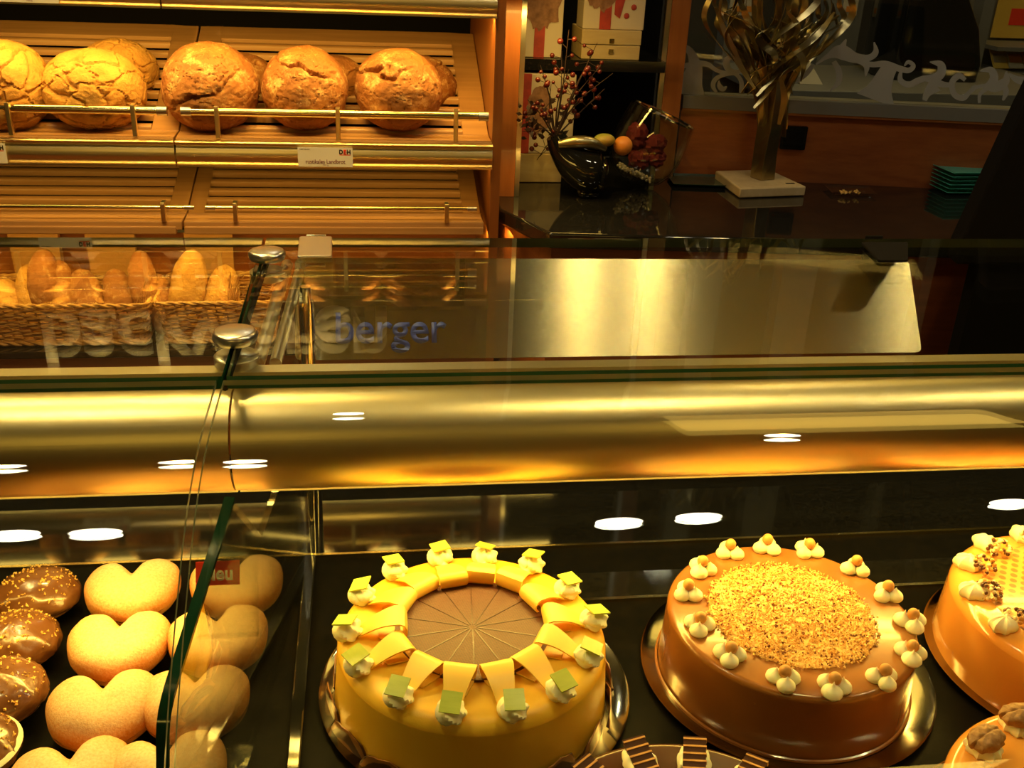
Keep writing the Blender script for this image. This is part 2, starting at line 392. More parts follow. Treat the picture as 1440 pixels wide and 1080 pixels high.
# ------------------------------------------------------------------ counter: glass display case
ZG = 1.12; ZD = .805
case = thing('display_case', 'long glass cake counter with black deck and rounded gold lamp housing', 'display case')
MB().box(-1.4, 1.6, .30, 1.20, .02, .78).build('base_cabinet', 'woodz', case, smooth=False)
MB().box(-1.4, 1.6, .40, 1.012, .78, ZD).build('deck', 'deck', case, smooth=False)
MB().box(-1.4, 1.6, 1.014, 1.20, .78, ZD+.001).build('rear_ledge', 'granite', case, smooth=False, bevel=.003)
MB().box(-1.4, 1.6, 1.0095, 1.0135, ZD, ZD+.004).build('trim_strip', 'brass', case, smooth=False)
MB().box(.20, 1.6, .902, .9065, ZD, ZD+.004).box(.20, 1.6, .9066, .955, ZD, ZD+.002, 1).build('deck_rail', ['brass', 'granite'], case, smooth=False)
MB().box(-1.4, 1.6, 1.19, 1.20, ZD+.001, .84).build('rear_rail', 'dark', case, smooth=False)
# rounded lamp housing : profile in YZ swept along X
def sweep(prof, x0, x1, mi=0, closed=True):
    n = len(prof); v = [(x0, y, z) for y, z in prof]+[(x1, y, z) for y, z in prof]
    f = [(i, (i+1) % n, n+(i+1) % n, n+i) for i in range(n if closed else n-1)]
    if closed: f += [tuple(range(n-1, -1, -1)), tuple(range(n, 2*n))]
    return v, f
hy, hz, hr = .873, 1.037, .0485
def hp(a, r): return (hy+r*math.cos(a), hz+r*math.sin(a))
prof = [hp(R(a), hr) for a in range(56, 262, 4)]
prof += [(hy-.010, hz-hr-.004), (hy+.004, hz-hr-.004), (hy+.006, hz-hr+.008)]
prof += [hp(R(a), hr-.006) for a in range(255, 63, -8)]
prof += [(hy+.050, hz+.012), (hy+.050, hz+.020)]
for x0, x1 in ((-1.4, -.1295), (-.1275, 1.6)):
    mb = MB(); mb.add(*sweep(prof, x0, x1)); mb.build('lamp_housing', 'gold', case)
MB().box(-1.4, 1.6, .888, .905, 1.080, 1.098).build('support_rail', 'gold', case, smooth=False)
# top glass: two panes
for x0, x1 in ((-1.4, -.1305), (-.1265, 1.6)):
    mb = MB(); mb.box(x0, x1, .832, 1.238, ZG-.012, ZG)
    mb.m = [1, 1, 1, 2, 0, 0]
    mb.build('top_glass', ['glass', 'gedge', 'gedge3'], case, smooth=False)
# curved front glass
FP = cr([(0, .826, 1.119), (0, .79, 1.119), (0, .74, 1.117), (0, .69, 1.110), (0, .64, 1.094), (0, .59, 1.067), (0, .54, 1.034), (0, .50, 1.000), (0, .46, .955), (0, .425, .90), (0, .405, .84), (0, .40, .79)], 10)
def front_pane(x0, x1):
    mb = MB(); L = len(FP); v = []
    for i, p in enumerate(FP):
        t = (FP[min(i+1, L-1)]-FP[max(i-1, 0)]).normalized(); n = Vector((0, t.z, -t.y));
        if n.z > 0: n = -n
        for x in (x0, x1):
            for s in (0, 1): q = p+n*.005*s; v.append((x, q.y, q.z))
    f = []; m = []
    for i in range(L-1):
        a = i*4; b = a+4
        f += [(a, a+2, b+2, b), (a+1, b+1, b+3, a+3), (a, b, b+1, a+1), (a+2, a+3, b+3, b+2)]; m += [0, 0, 1, 1]
    f += [(0, 1, 3, 2), (L*4-4, L*4-2, L*4-1, L*4-3)]; m += [1, 1]
    mb.add(v, f, m); return mb.build('front_glass', ['glass', 'gedge2'], case)
front_pane(-1.4, -.1345); front_pane(-.1285, 1.6)
# divider pane between the compartments
DK = .13; DX = -.082-DK
def dv(px, py):
    d = CF+CR*((px-720)/FPX)-CU*((py-540)/FPX); n = Vector((1, -DK, 0)); return CP+d*((DX-n.dot(CP))/n.dot(d))
edge = [dv(318, 705), dv(303, 757), dv(287, 805), dv(255, 905), dv(226, 1004), dv(223, 1085)]
pts = [(1.008, ZD+.001), (1.008, 1.06), (.93, 1.06), (.93, .985), (.80, .975)]+[(p.y, p.z) for p in edge]+[(edge[-1].y, ZD+.001)]
mb = MB(); mb.prism(pts, .006, 0, Matrix(((DK, 0, 1, DX), (1, 0, 0, 0), (0, 1, 0, 0), (0, 0, 0, 1))), side=1)
mb.build('divider_glass', ['glassd', 'glass'], case, smooth=False)
P = cr(edge, 5); mb = MB(); mb.strip([p+Vector((.003, 0, .0025)) for p in P], [.008]*len(P), [(1, 0, 0)]*len(P), .004)
mb.build('divider_edge', 'gedge4', case)
# rear post, joint knobs, support bar
pr = at(435, 712, 'Y', 1.0)
MB().lathe([(.0085, .8065), (.0085, 1.085), (.006, 1.11)], 20, mat=Matrix.Translation((-.073, 1.09, 0))).build('rear_post', 'chrome', case)
MB().lathe([(.010, 1.0), (.0165, 1.004), (.0165, 1.016), (.010, 1.02)], 28, mat=Matrix.Translation((-.0755, 1.055, -.115))).lathe([(.007, .805), (.007, .89)], 16, mat=Matrix.Translation((-.0755, 1.055, 0))).build('tray_post', 'chrome', case)
for px, py in ((330, 465), (375, 352)):
    p = at(px, py, 'Z', ZG+.011)
    k = MB().lathe([(.014, ZG+.0005), (.0195, ZG+.001), (.021, ZG+.004), (.021, ZG+.008), (.0195, ZG+.0105), (.017, ZG+.0115), (.001, ZG+.012)], 40, mat=Matrix.Translation((p.x, p.y, 0)))
    k.lathe([(.019, ZG-.0125), (.021, ZG-.014), (.021, ZG-.022), (.012, ZG-.026)], 40, mat=Matrix.Translation((p.x, p.y, 0)))
    k.build('clamp_knob', 'steelp', case)
a, b = at(404, 372, 'Z', ZG-.03), at(362, 512, 'Z', ZG-.03)
MB().tube([a, b], .007, 12).tube([a+Vector((.017, 0, 0)), b+Vector((.017, 0, 0))], .006, 12).build('support_bar', 'steelp', case)
a, b = at(378, 360, 'Z', ZG-.012), at(316, 545, 'Z', ZG-.012)
MB().tube([a, b], .0035, 8).build('seam_seal', 'dark', case)
MB().box(-.082, -.069, .42, 1.005, ZD, ZD+.009).build('tray_edge', 'black', case, smooth=False, bevel=.002)
# steel panel with lettering hung from clips
pa = [at(415, 363, 'Z', 1.105), at(1277, 366, 'Z', 1.105), at(1293, 497, 'Z', 1.005), at(415, 507, 'Z', 1.005)]
panel = thing('steel_panel', 'brushed steel panel with blue lettering under the rear edge of the top glass', 'panel', loc=((pa[0]+pa[1])/2))
o0 = panel.location.copy()
ex = (pa[1]-pa[0]).normalized(); ey = (pa[0]-pa[3]); ey = (ey-ex*ey.dot(ex)).normalized(); ez = ex.cross(ey)
def rounded(poly, r, n=5):
    out = []
    for i, p in enumerate(poly):
        a = Vector(poly[i-1]); b = Vector(p); c = Vector(poly[(i+1) % len(poly)])
        u = (a-b).normalized(); w = (c-b).normalized()
        for k in range(n+1):
            t = k/n; out.append(tuple((b+u*r)*(1-t)**2+2*b*t*(1-t)+(b+w*r)*t*t))
    return out
poly = [((q-o0).dot(ex), (q-o0).dot(ey)) for q in pa]
Mp = Matrix((ex, ey, ez)).transposed().to_4x4()
MB().prism(rounded(poly[::-1], .008), .0015, mat=Mp).build('panel_sheet', 'steel', panel)
pl = at(548, 462, 'Y', 1.15) - at(540, 462, 'Y', 1.15)
def on_panel(px, py):
    d = (CF+CR*((px-720)/FPX)-CU*((py-540)/FPX)); t = (o0-CP).dot(ez)/d.dot(ez); q = CP+d*t-o0
    return q.dot(ex), q.dot(ey)
l0 = on_panel(472, 470); l1 = on_panel(628, 470); t0 = on_panel(550, 440); t1 = on_panel(550, 497)
text('berger', 'lettering', 'blue', panel, l1[0]-l0[0], abs(t0[1]-t1[1]), Mp @ Matrix.Translation(((l0[0]+l1[0])/2, (t0[1]+t1[1])/2, .0016)), .0005, .015, 'blue lettering')
for (px0, px1, py0, py1, m) in ((418, 467, 332, 360, 'steelp'), (1208, 1277, 340, 366, 'dark')):
    a = at(px0+3, py0, 'Z', ZG+.004); b = at(px1, py0, 'Z', ZG+.004); c = at(px1, py1, 'Z', ZG+.004); d = at(px0 if m == 'steelp' else px0+28, py1, 'Z', ZG+.004)
    q = MB(); q.prism(rounded([(v.x, v.y) for v in (d, c, b, a)], .004), .003, mat=Matrix.Translation((0, 0, ZG+.001)))
    q.box((a.x+b.x)/2-.012, (a.x+b.x)/2+.012, 1.2395, 1.2435, 1.09, ZG+.003)
    q.box((a.x+b.x)/2-.012, (a.x+b.x)/2+.012, 1.19, 1.2395, 1.098, 1.1005)
    cl = q.build('clip', m, panel, bevel=.0008); cl.location = -o0
#@@SPLIT
# ------------------------------------------------------------------ cakes
PZ = ZD+.002
def cake_plate(x, y, r, label):
    t = MB().lathe([(.0005, .001), (r*.86, .001), (r*.985, .004), (r, .0055), (r, .0045), (r*.985, .0025), (r*.86, -.0008), (.0005, -.0008)], 72, caps=False)
    o = t.build('cake_plate', 'plate'); o.location = (x, y, ZD+.0015)
    return tag(o, label, 'cake plate', 'round metal cake plates')
def body(t, r, h, mat, er=.012, taper=.004, bulge=None, mats=None):
    prof = [(.0005, 0), (r+taper, 0)]
    prof += [(r+taper*(1-i/5), h*.85*i/5) for i in range(1, 6)]
    prof += [(r-er+er*math.cos(R(a)), h-er+er*math.sin(R(a))) for a in (0, 15, 30, 45, 60, 75, 90)]
    prof += [(r*.5, h+.0006), (.0005, h+.0006)]
    return MB().lathe(prof, 96, caps=False).build('cake_body', mat, t)
ZC = ZD+.003
# --- yellow marzipan cake
c1 = at(664, 890, 'Z', .88)
cake = thing('marzipan_cake', 'yellow marzipan cake with green chocolate squares around a sliced brown centre', 'cake', (.0885, .773, ZC))
cake_plate(.093, .775, .150, 'round metal plate under the yellow marzipan cake')
H1 = .072; R1 = .1265
body(cake, R1, H1, 'marz', .014, .004)
MB().lathe([(.0005, H1+.003), (.073, H1+.003), (.0735, H1)], 72, caps=False).build('chocolate_disc', 'slice', cake)
g = MB()
for k in range(14):
    a = 2*PI*(k+.35)/14; g.box(.004, .0725, -.00035, .00035, H1+.0028, H1+.0034, mat=Matrix.Rotation(a, 4, 'Z'))
g.build('slice_cut', 'chocd', cake, smooth=False)
D1 = [(553, 800), (619, 783), (682, 782), (751, 790), (798, 828), (838, 871), (828, 922), (790, 970), (722, 998), (634, 1002), (561, 978), (498, 936), (487, 886), (502, 834)]
for k, (px, py) in enumerate(D1):
    w = at(px, py, 'Z', ZC+H1+.006)-cake.location; a = math.atan2(w.y, w.x); rr = min(math.hypot(w.x, w.y), R1-.010)
    rnd = random.Random(k+3)
    # ribbon loop: from the dollop up over and curled under at the chocolate edge
    n = 22; pth = []; wd = []; hgt = .0155+rnd.uniform(-.002, .003); side = []
    r0 = rr-.010; ri = .071+rnd.uniform(-.003, .003)
    tw = rnd.uniform(-.25, .25)
    for i in range(n+1):
        t = i/n
        if t < .5:
            s = t/.5; rad = r0+(ri-r0)*s; z = H1+.002+hgt*math.sin(s*PI/2)
        elif t < .72:
            s = (t-.5)/.22; ang = PI/2+s*PI; rad = ri+.0065*math.cos(ang)*1.0; z = H1+.002+hgt/2+hgt/2*math.sin(ang)
        else:
            s = (t-.72)/.28; rad = ri+s*.020; z = H1+.0018
        la = tw*.35*(t-.5)*.06
        pth.append((rad, la, z)); wd.append(.015+.014*min(1, t/.45)-(.013*(t-.6)/.4 if t > .6 else 0)); side.append((0, 1, 0))
    lp = MB().strip(pth, wd, side, .0014).build('ribbon_loop', 'marz2', cake); lp.rotation_euler = (0, 0, a)
    # cream dollop with swirl lobes and the green square
    dl = MB().ball((0, 0, .006), (.0130, .0130, .0095), 24, 14, fn=lambda d: 1+.10*math.sin(5*math.atan2(d.y, d.x)+5*d.z))
    dl.ball((-.004, .004*rnd.choice((-1, 1)), .009), (.0085, .0085, .0055), 16, 10, fn=lambda d: 1+.08*math.sin(4*math.atan2(d.y, d.x)))
    dl.ball((-.010, 0, .003), (.006, .005, .0045), 12, 8)
    do = dl.build('cream_dollop', 'cream', cake); do.location = (rr*math.cos(a), rr*math.sin(a), H1); do.rotation_euler = (0, 0, a)
    sq = MB().box(-.0095, .0095, -.0088, .0088, -.0007, .0007)
    so = sq.build('chocolate_square', 'green', do, smooth=False); so.location = (.002, 0, .0178); so.rotation_euler = (rnd.uniform(-.12, .12), R(rnd.uniform(8, 26)), rnd.uniform(-.35, .35))
for k in range(16):
    a = 2*PI*k/16+.1; v = []; f = []
    mb = MB(); n = 10
    for i in range(n+1):
        s = -1+2*i/n; hh = .017*(1-s*s)**.5*(1+.08*math.sin(9*s))+.002
        for q in (0, .5, 1): v.append((.004-q*.003-(abs(s)**2)*.003, s*.027, hh*q))
    for i in range(n):
        for q in (0, 1): f.append((i*3+q, i*3+3+q, i*3+4+q, i*3+q+1))
    v2 = [(x+.0012, y, z) for x, y, z in v]; N = len(v)
    f2 = [tuple(i+N for i in q[::-1]) for q in f]
    ed = []
    top = [i*3+2 for i in range(n+1)]
    for i in range(n): ed.append((top[i], top[i+1], top[i+1]+N, top[i]+N))
    mb.add(v+v2, f+f2+ed)
    o = mb.build('chocolate_shell', 'lace', cake); o.location = ((R1+.0055)*math.cos(a), (R1+.0055)*math.sin(a), .001); o.rotation_euler = (0, R(4), a+R(8))
# --- nougat cake with chopped nuts
cake2 = thing('nougat_cake', 'milk chocolate brown cake with chopped nuts and cream dots with hazelnuts', 'cake', (.4045, .7755, ZC))
cake_plate(.409, .776, .146, 'round metal plate under the brown nut cake')
H2 = .070; R2 = .121
body(cake2, R2, H2, 'caramel', .006, .003)
MB().lathe([(R2+.003, 0), (R2+.0062, .0005), (R2+.0058, .0028), (R2+.004, .0035)], 96, caps=False).build('glaze_foot', 'caramel', cake2)
rnd = random.Random(5); mb = MB(); mb2 = MB()
def crumb(m, x, y, z, s, r):
    mt = Matrix.Translation((x, y, z)) @ Euler((r.uniform(0, 3), r.uniform(0, 3), r.uniform(0, 3))).to_matrix().to_4x4()
    a, b, c = s*r.uniform(.6, 1.3), s*r.uniform(.5, 1), s*r.uniform(.4, .9)
    m.add([(a, 0, 0), (-a*.8, b, 0), (-a*.7, -b, .1*c), (0, 0, c), (.1*a, .1*b, -c)], [(0, 1, 3), (1, 2, 3), (2, 0, 3), (1, 0, 4), (2, 1, 4), (0, 2, 4)], 0, mt)
for i in range(5200):
    r = .082*math.sqrt(rnd.random())*rnd.uniform(.97, 1.04); q = rnd.uniform(0, 2*PI)
    crumb(mb2 if rnd.random() < .13 else mb, r*math.cos(q), r*math.sin(q), H2+.0012+rnd.random()*.0022, .0017, rnd)
base = MB().lathe([(.0005, H2+.0018), (.079, H2+.0016), (.081, H2)], 48, caps=False)
for v_, f_ in ((base.v, base.f),): mb.add(v_, f_)
mb.build('chopped_nuts', 'nut', cake2, smooth=False, kind='stuff'); mb2.build('dark_nut_bits', 'nutdark', cake2, smooth=False, kind='stuff')
D2 = [(1026, 775), (1078, 768), (1137, 774), (1203, 798), (1247, 834), (1282, 874), (1281, 919), (1243, 953), (1172, 965), (1102, 955), (1027, 921), (984, 879), (967, 832), (987, 799)]
def trefoil(k):
    rnd = random.Random(k); m = MB()
    for j in range(3):
        a = j*2*PI/3+rnd.uniform(-.15, .15); s = rnd.uniform(.9, 1.1)
        prof = [(.0075*s, 0), (.0088*s, .0025), (.0082*s, .0055), (.0060*s, .008), (.0032*s, .0098), (.0012*s, .012), (.0002, .014*s)]
        # dome that leans outwards
        m.lathe([(.0001, -.0005)]+prof, 20, mat=Matrix.Translation((.0078*math.cos(a), .0078*math.sin(a), 0)), caps=False)
    return m
for k, (px, py) in enumerate(D2):
    w = at(px, py, 'Z', ZC+H2+.004)-cake2.location
    d = trefoil(k).build('cream_dots', 'cream', cake2); d.location = (w.x, w.y, H2); d.rotation_euler = (0, 0, PI/2+random.uniform(-.5, .5)+(PI if w.y < 0 else 0))
    hn = MB().ball((0, 0, 0), (.0058, .0058, .0062), 16, 12, fn=lambda q: 1+.05*q.z).build('hazelnut', 'hazel', d); hn.location = (0, 0, .0125)
# --- dotted caramel cake at the right
cake3 = thing('caramel_cake', 'orange caramel cake with dotted top and clusters of chocolate pearls', 'cake', (.722, .766, ZC))
cake_plate(.724, .762, .153, 'round metal plate under the dotted caramel cake')
H3 = .072; R3 = .135
body(cake3, R3, H3, 'caram2', .014, .004)
MB().lathe([(.0005, H3+.0012), (.102, H3+.0012), (.104, H3)], 72, caps=False).build('dotted_top', 'dots', cake3)
for k in range(14):
    a = 2*PI*k/14+.25; rnd = random.Random(40+k)
    cd_ = MB().ball((.010, 0, .004), (.015, .012, .009), 24, 12, fn=lambda d: 1+.09*math.sin(7*math.atan2(d.y, d.x))).build('cream_rosette', 'cream', cake3)
    cd_.location = ((R3-.026)*math.cos(a), (R3-.026)*math.sin(a), H3); cd_.rotation_euler = (0, 0, a)
    m = MB()
    for j in range(46):
        th = rnd.uniform(0, 2*PI); u = rnd.uniform(.1, 1); rr = math.sqrt(1-u*u)
        m.ball((-.004+.013*rr*math.cos(th), .013*rr*math.sin(th), .002+.014*u), .0023, 8, 6, mi=rnd.choice((0, 0, 1, 2)))
    m.build('pearl_cluster', ['pearld', 'pearlw', 'hazel'], cd_, kind='stuff')
# --- walnut cake at the bottom right corner
cake4 = thing('walnut_cake', 'orange glazed cake topped with walnut halves, nearest the bottom right corner', 'cake', (.566, .505, ZC))
cake_plate(.566, .505, .146, 'round metal plate under the walnut cake')
body(cake4, .128, .072, 'caram2', .012, .004)
def walnut(d):
    a = abs(d.y); return 1+.055*math.sin(d.x*11+math.sin(d.y*7)*2)+.03*math.sin(d.z*9+d.x*7)-.14*math.exp(-(a/.09)**2)
D4 = [(1400, 1022), (1362, 1062), (1440, 1000)]
for k in range(13):
    a = R(104)+k*2*PI/13
    wx, wy = .105*math.cos(a), .105*math.sin(a)
    b = MB().ball((0, 0, .003), (.015, .013, .008), 24, 10, fn=lambda d: 1+.10*math.sin(9*math.atan2(d.y, d.x))).build('cream_rosette', 'cream', cake4)
    b.location = (wx, wy, .072); b.rotation_euler = (0, 0, a)
    w = MB().ball((0, 0, 0), (.0165, .0125, .0075), 40, 24, fn=walnut).build('walnut_half', 'walnut', b); w.location = (0, 0, .0135); w.rotation_euler = (0, R(10), R(70))
# --- dark chocolate cake at the bottom centre
cake5 = thing('chocolate_cake', 'dark chocolate glazed cake with cream and chocolate lattice pieces at the bottom edge', 'cake', (.220, .494, ZC))
cake_plate(.220, .494, .142, 'round metal plate under the dark chocolate cake')
body(cake5, .124, .074, 'chocglz', .008, .003)
for k in range(14):
    a = R(-4)+k*2*PI/14; rnd = random.Random(k)
    b = MB().ball((0, -.008, .005), (.015, .006, .008), 20, 12, fn=lambda d: 1+.12*math.sin(8*d.x+2)).ball((0, .008, .005), (.014, .005, .0075), 20, 12, fn=lambda d: 1+.12*math.sin(8*d.x)).build('cream_shell', 'cream', cake5)
    b.location = (.097*math.cos(a), .097*math.sin(a), .072); b.rotation_euler = (0, 0, a)
    m = MB()
    m.box(-.016, .018, -.0012, .0012, -.008, .010)
    for j in range(5): m.box(-.0145+j*.0072, -.0128+j*.0072, -.0019, .0019, -.008, .0105, 1)
    q = m.build('lattice_piece', ['chocd', 'hazel'], b, smooth=False); q.location = (.0, .001, .0135); q.rotation_euler = (R(82), R(-6), 0)
# ------------------------------------------------------------------ heart buns
def heart_mesh(seed):
    nu, nt_ = 72, 12; v = []; f = []; H = .023
    def rho(th):
        # th measured from +x ; notch at +y, point at -y
        t = th-PI/2
        t = (t+PI) % (2*PI)-PI
        at_ = abs(t)
        return .041*(1-.42*math.exp(-(at_/.34)**2)+.19*math.exp(-((at_-.85)/.55)**2)+.10*math.exp(-((PI-at_)/.30)**2))
    off = Vector((seed*3.1, 0, 0))
    for half in (1, -1):
        for j in range(nt_+1):
            u = j/nt_*PI/2; rr = math.sin(u)**.8; zz = math.cos(u)**.75
            for k in range(nu):
                th = 2*PI*k/nu; r = rho(th)
                dip = 1-.30*math.exp(-((th-PI/2)/.34)**2)*rr
                x, y = r*rr*math.cos(th)*1.12, r*rr*math.sin(th)
                # crease runs inwards from the notch
                cz = .0045*math.exp(-(x/.008)**2)*max(0, min(1, (y+.005)/.03))
                z = (H*zz*dip*(1.0 if half > 0 else .75)) - (cz if half > 0 else -cz*.3)
                n_ = fbm(Vector((x, y, z*half))+off, 40)*.0012
                v.append((x*(1+n_*8), y*(1+n_*8), .020+half*(z+n_)))
    N = (nt_+1)*nu
    for h in range(2):
        for j in range(nt_):
            for k in range(nu):
                a = h*N+j*nu+k; b = h*N+j*nu+(k+1) % nu; f.append((a, a+nu, b+nu, b))
    return MB().add(v, f)
hearts = [((-.255, .926), 0), ((-.251, .838), -6), ((-.246, .749), 0), ((-.253, .664), 4), ((-.148, .926), 0), ((-.156, .838), 4), ((-.166, .750), -4), ((-.176, .664), 3)]
HL = ['farthest', 'second farthest', 'third farthest', 'nearest']
for k, ((x, y), rz) in enumerate(hearts):
    o = heart_mesh(k).build('heart_bun', 'sugar'); o.location = (x, y, ZD+.0045); o.rotation_euler = (R(6), 0, R(rz+8))
    tag(o, f'sugared heart shaped bun, {HL[k % 4]} of the row '+('beside the chocolate buns' if k < 4 else 'behind the glass divider'), 'bun', 'sugared heart buns')
# chocolate buns with golden crumbs
cb = [((-.345, .932), 0, 'in the back row beside the farthest heart bun'), ((-.382, .905), 0, 'at the left edge of the photo behind the others'), ((-.338, .862), 0, 'beside the second heart bun'), ((-.420, .852), .0, 'cut off at the left edge'), ((-.345, .795), 0, 'beside the third heart bun'), ((-.352, .722), 1, 'showing a yellow cream rim'), ((-.332, .650), 0, 'nearest the lower left corner')]
pos = [(-.352, .930, 0), (-.440, .918, 0), (-.352, .855, 0), (-.440, .845, 0), (-.344, .783, 0), (-.350, .712, 0), (-.348, .640, 0)]
for k, (px, py, _) in enumerate(pos):
    t = thing('chocolate_bun', 'chocolate glazed bun with golden crumbs '+cb[k][2], 'bun', (px, py, ZD+.001), (0, 0, k*1.3), 'chocolate glazed buns')
    off = Vector((k*2.3, 1, 0))
    MB().ball((0, 0, .018), (.0405, .0385, .0175), 48, 16, fn=lambda d: 1+.02*fbm(d*1.0+off, 2)).build('bun_dough', 'crustD', t)
    MB().ball((0, 0, .0205), (.043, .041, .0245), 56, 24, fn=lambda d: (1+.05*fbm(d+off, 3)) if d.z > -.25 else .93).build('chocolate_glaze', 'choch', t)
    if k == 5:
        MB().ball((0, 0, .024), (.0445, .0425, .009), 48, 10).build('cream_filling', 'cream', t)
    rnd = random.Random(k); m = MB()
    for i in range(150):
        th = rnd.uniform(0, 2*PI); u = rnd.uniform(.35, 1); rr = math.sqrt(1-u*u)
        crumb(m, .0425*rr*math.cos(th), .0405*rr*math.sin(th), .0205+.0245*u, rnd.choice((.0012, .0016, .0024)), rnd)
    m.build('nut_crumbs', 'crumbs', t, smooth=False, kind='stuff')
# glass ashtray-like bowl behind the hearts
p = at(357, 774, 'Z', ZD+.03)
o = MB().lathe([(.020, 0), (.026, .004), (.030, .018), (.031, .024), (.0285, .024), (.0275, .018), (.024, .006), (.001, .004)], 48, caps=False).build('glass_bowl', 'glassb')
o.location = (-.131, .975, ZD+.0005); tag(o, 'small clear glass bowl behind the heart buns at the divider', 'bowl')
# red "Neu" card in an acrylic holder
nt_ = thing('price_tag', 'red Neu card in a clear acrylic holder leaning on the glass divider', 'price tag', (0, 0, 0))
YN = .80
a = at(268, 795, 'Y', YN); b = at(408, 787, 'Y', YN); c = at(404, 868, 'Y', YN); d = at(266, 872, 'Y', YN)
x0, x1, z0, z1 = a.x, -.0905, max(d.z, .86), a.z
zt_ = .868; nt_.location = (0, YN, zt_); nt_.rotation_euler = (-R(28), 0, 0)
q = MB().box(a.x, -.112, 0, .0015, 0, a.z-zt_).box(a.x, -.112, -.012, .0015, -.002, 0); q.build('acrylic_holder', 'acryl', nt_, smooth=False)
r0, r1 = at(266, 801, 'Y', YN), at(333, 832, 'Y', YN); rz0, rz1 = r0.z-zt_-.006, r1.z-zt_-.002
MB().box(r0.x, r1.x, -.0012, -.0002, rz1, rz0).build('red_card', 'redink', nt_, smooth=False)
text('Neu', 'lettering', 'white', nt_, (r1.x-r0.x)*.68, (rz0-rz1)*.62, facing((r0.x+r1.x)/2, -.0014, (rz0+rz1)/2), .0004, .03, 'white lettering')
#@@SPLIT
# ------------------------------------------------------------------ bread cabinet
YW = 1.94
cab = thing('bread_cabinet', 'tall beech bread shelf cabinet with slatted trays and gold edges', 'shelf cabinet')
XL, XJ, XR = -1.35, -.352, .232
MB().box(XR, XR+.018, YW+.01, 2.46, .0, 1.75).build('side_panel', 'woodz', cab, smooth=False)
MB().box(XL, XR, 2.44, 2.46, .0, 1.75).build('back_panel', 'dark', cab, smooth=False)
def tray(zf, x0, x1, lx, rx, front=YW+.004, zb=None, name='tray'):
    # zf: height of the front ledge; slats climb to the back
    ya, yb = front+.062, 2.36; zb = zb or zf+.150
    m = MB()
    m.box(x0, x1, front, ya, zf-.016, zf)                                  # front ledge
    def sl(y): return zf+(zb-zf)*(y-ya)/(yb-ya)
    sk = Matrix.Identity(4)
    def board(xa, xb, y0, y1, th=.012):
        v = [(x, y, sl(y)+dz) for x in (xa, xb) for y in (y0, y1) for dz in (-th, 0)]
        m.add(v, [(0, 1, 3, 2), (4, 6, 7, 5), (0, 4, 5, 1), (2, 3, 7, 6), (0, 2, 6, 4), (1, 5, 7, 3)])
    board(x0, x0+lx, ya, yb); board(x1-rx, x1, ya, yb); board(x0+lx, x1-rx, yb-.045, yb)
    o = m.build(name, 'wood', cab, smooth=False, bevel=.0015)
    s = MB(); n = 9; st = (yb-.045-ya)/n
    for i in range(n):
        y = ya+st*(i+.5); w = st*.31
        prof = [(y+w*math.cos(R(t)), sl(y)-.004+.006*math.sin(R(t))) for t in range(0, 181, 20)]+[(y-w, sl(y)-.012), (y+w, sl(y)-.012)]
        v, f = sweep(prof, x0+lx, x1-rx); s.add(v, f)
    s.build('slats', 'wood', o)
    MB().box(x0+.002, x1-.002, ya, 2.43, zf-.040, zf-.034).build('under_board', 'dark', o, smooth=False)
    return o
def fascia(zb, zt, x0, x1):
    h = zt-zb; pf = [(YW+.004, zb)]+[(YW+.001-.006*math.sin(PI*t), zb+h*.78*t) for t in [i/8 for i in range(9)]]
    pf += [(YW-.001, zb+h*.80), (YW-.005, zb+h*.84), (YW-.006, zb+h*.93), (YW-.003, zt-.0005), (YW+.003, zt), (YW+.004, zt)]
    m = MB(); v, f = sweep(pf, x0, x1); m.add(v, f)
    m.box(x0, x1, YW-.005, YW-.001, zb-.001, zb+.0025)
    return m.build('fascia', 'goldp', cab)
def rail(x0, x1, z, r, brs, y=YW+.012, zf=None):
    o = MB().tube([(x0+.006, y, z), (x1-.006, y, z)], r, 14).build('rail', 'brass', cab)
    for e in (x0, x1):
        MB().tube([(e-.009, y, z), (e+.009, y, z)], r*1.12, 14).build('rail_end_cap', 'steelp', o)
    for bx in brs:
        MB().box(bx-.004, bx+.004, y-.0105, y+.0005, zf, z+.009).box(bx-.004, bx+.004, y-.0105, y+.011, z+.0085, z+.0115).build('rail_bracket', 'goldp', o, smooth=False, bevel=.001)
def xa(px, py, Y=YW): return at(px, py, 'Y', Y).x
mods = [(XL, XJ-.0015), (XJ+.0015, XR)]
for x0, x1 in mods:
    fascia(1.0425, 1.089, x0, x1); fascia(1.316, 1.363, x0, x1)
    tray(1.092, x0, x1-.001, .045, .05); tray(1.366, x0, x1-.001, .045, .05)
    tray(.934, x0, x1-.001 if x1 < 0 else x1-.012, .03, .035, YW+.006, 1.04)
    MB().box(x0, x1-.012, YW+.002, YW+.02, .910, .925).build('ledge_board', 'wood', cab, smooth=False, bevel=.002)
ry = YW+.012
zr = at(460, 160, 'Y', ry).z
rail(xa(262, 158, ry), xa(680, 161, ry), zr, .0078, [xa(305, 158, ry), xa(475, 160, ry), xa(641, 162, ry)], zf=1.092)
rail(-1.30, xa(228, 157, ry), zr, .0078, [xa(188, 157, ry), xa(13, 156, ry), -.9], zf=1.092)
zr = at(480, 293, 'Y', ry).z
rail(xa(296, 292, ry), xa(664, 294, ry), zr, .0042, [xa(331, 292, ry), xa(628, 294, ry)], zf=.934)
rail(-1.30, xa(266, 293, ry), zr, .0042, [xa(230, 293, ry), -.9], zf=.934)
rail(-.33, .20, 1.366+.045, .0078, [-.29, -.05, .17], zf=1.366); rail(-1.3, -.375, 1.366+.045, .0078, [-.43, -.66, -.9], zf=1.366)
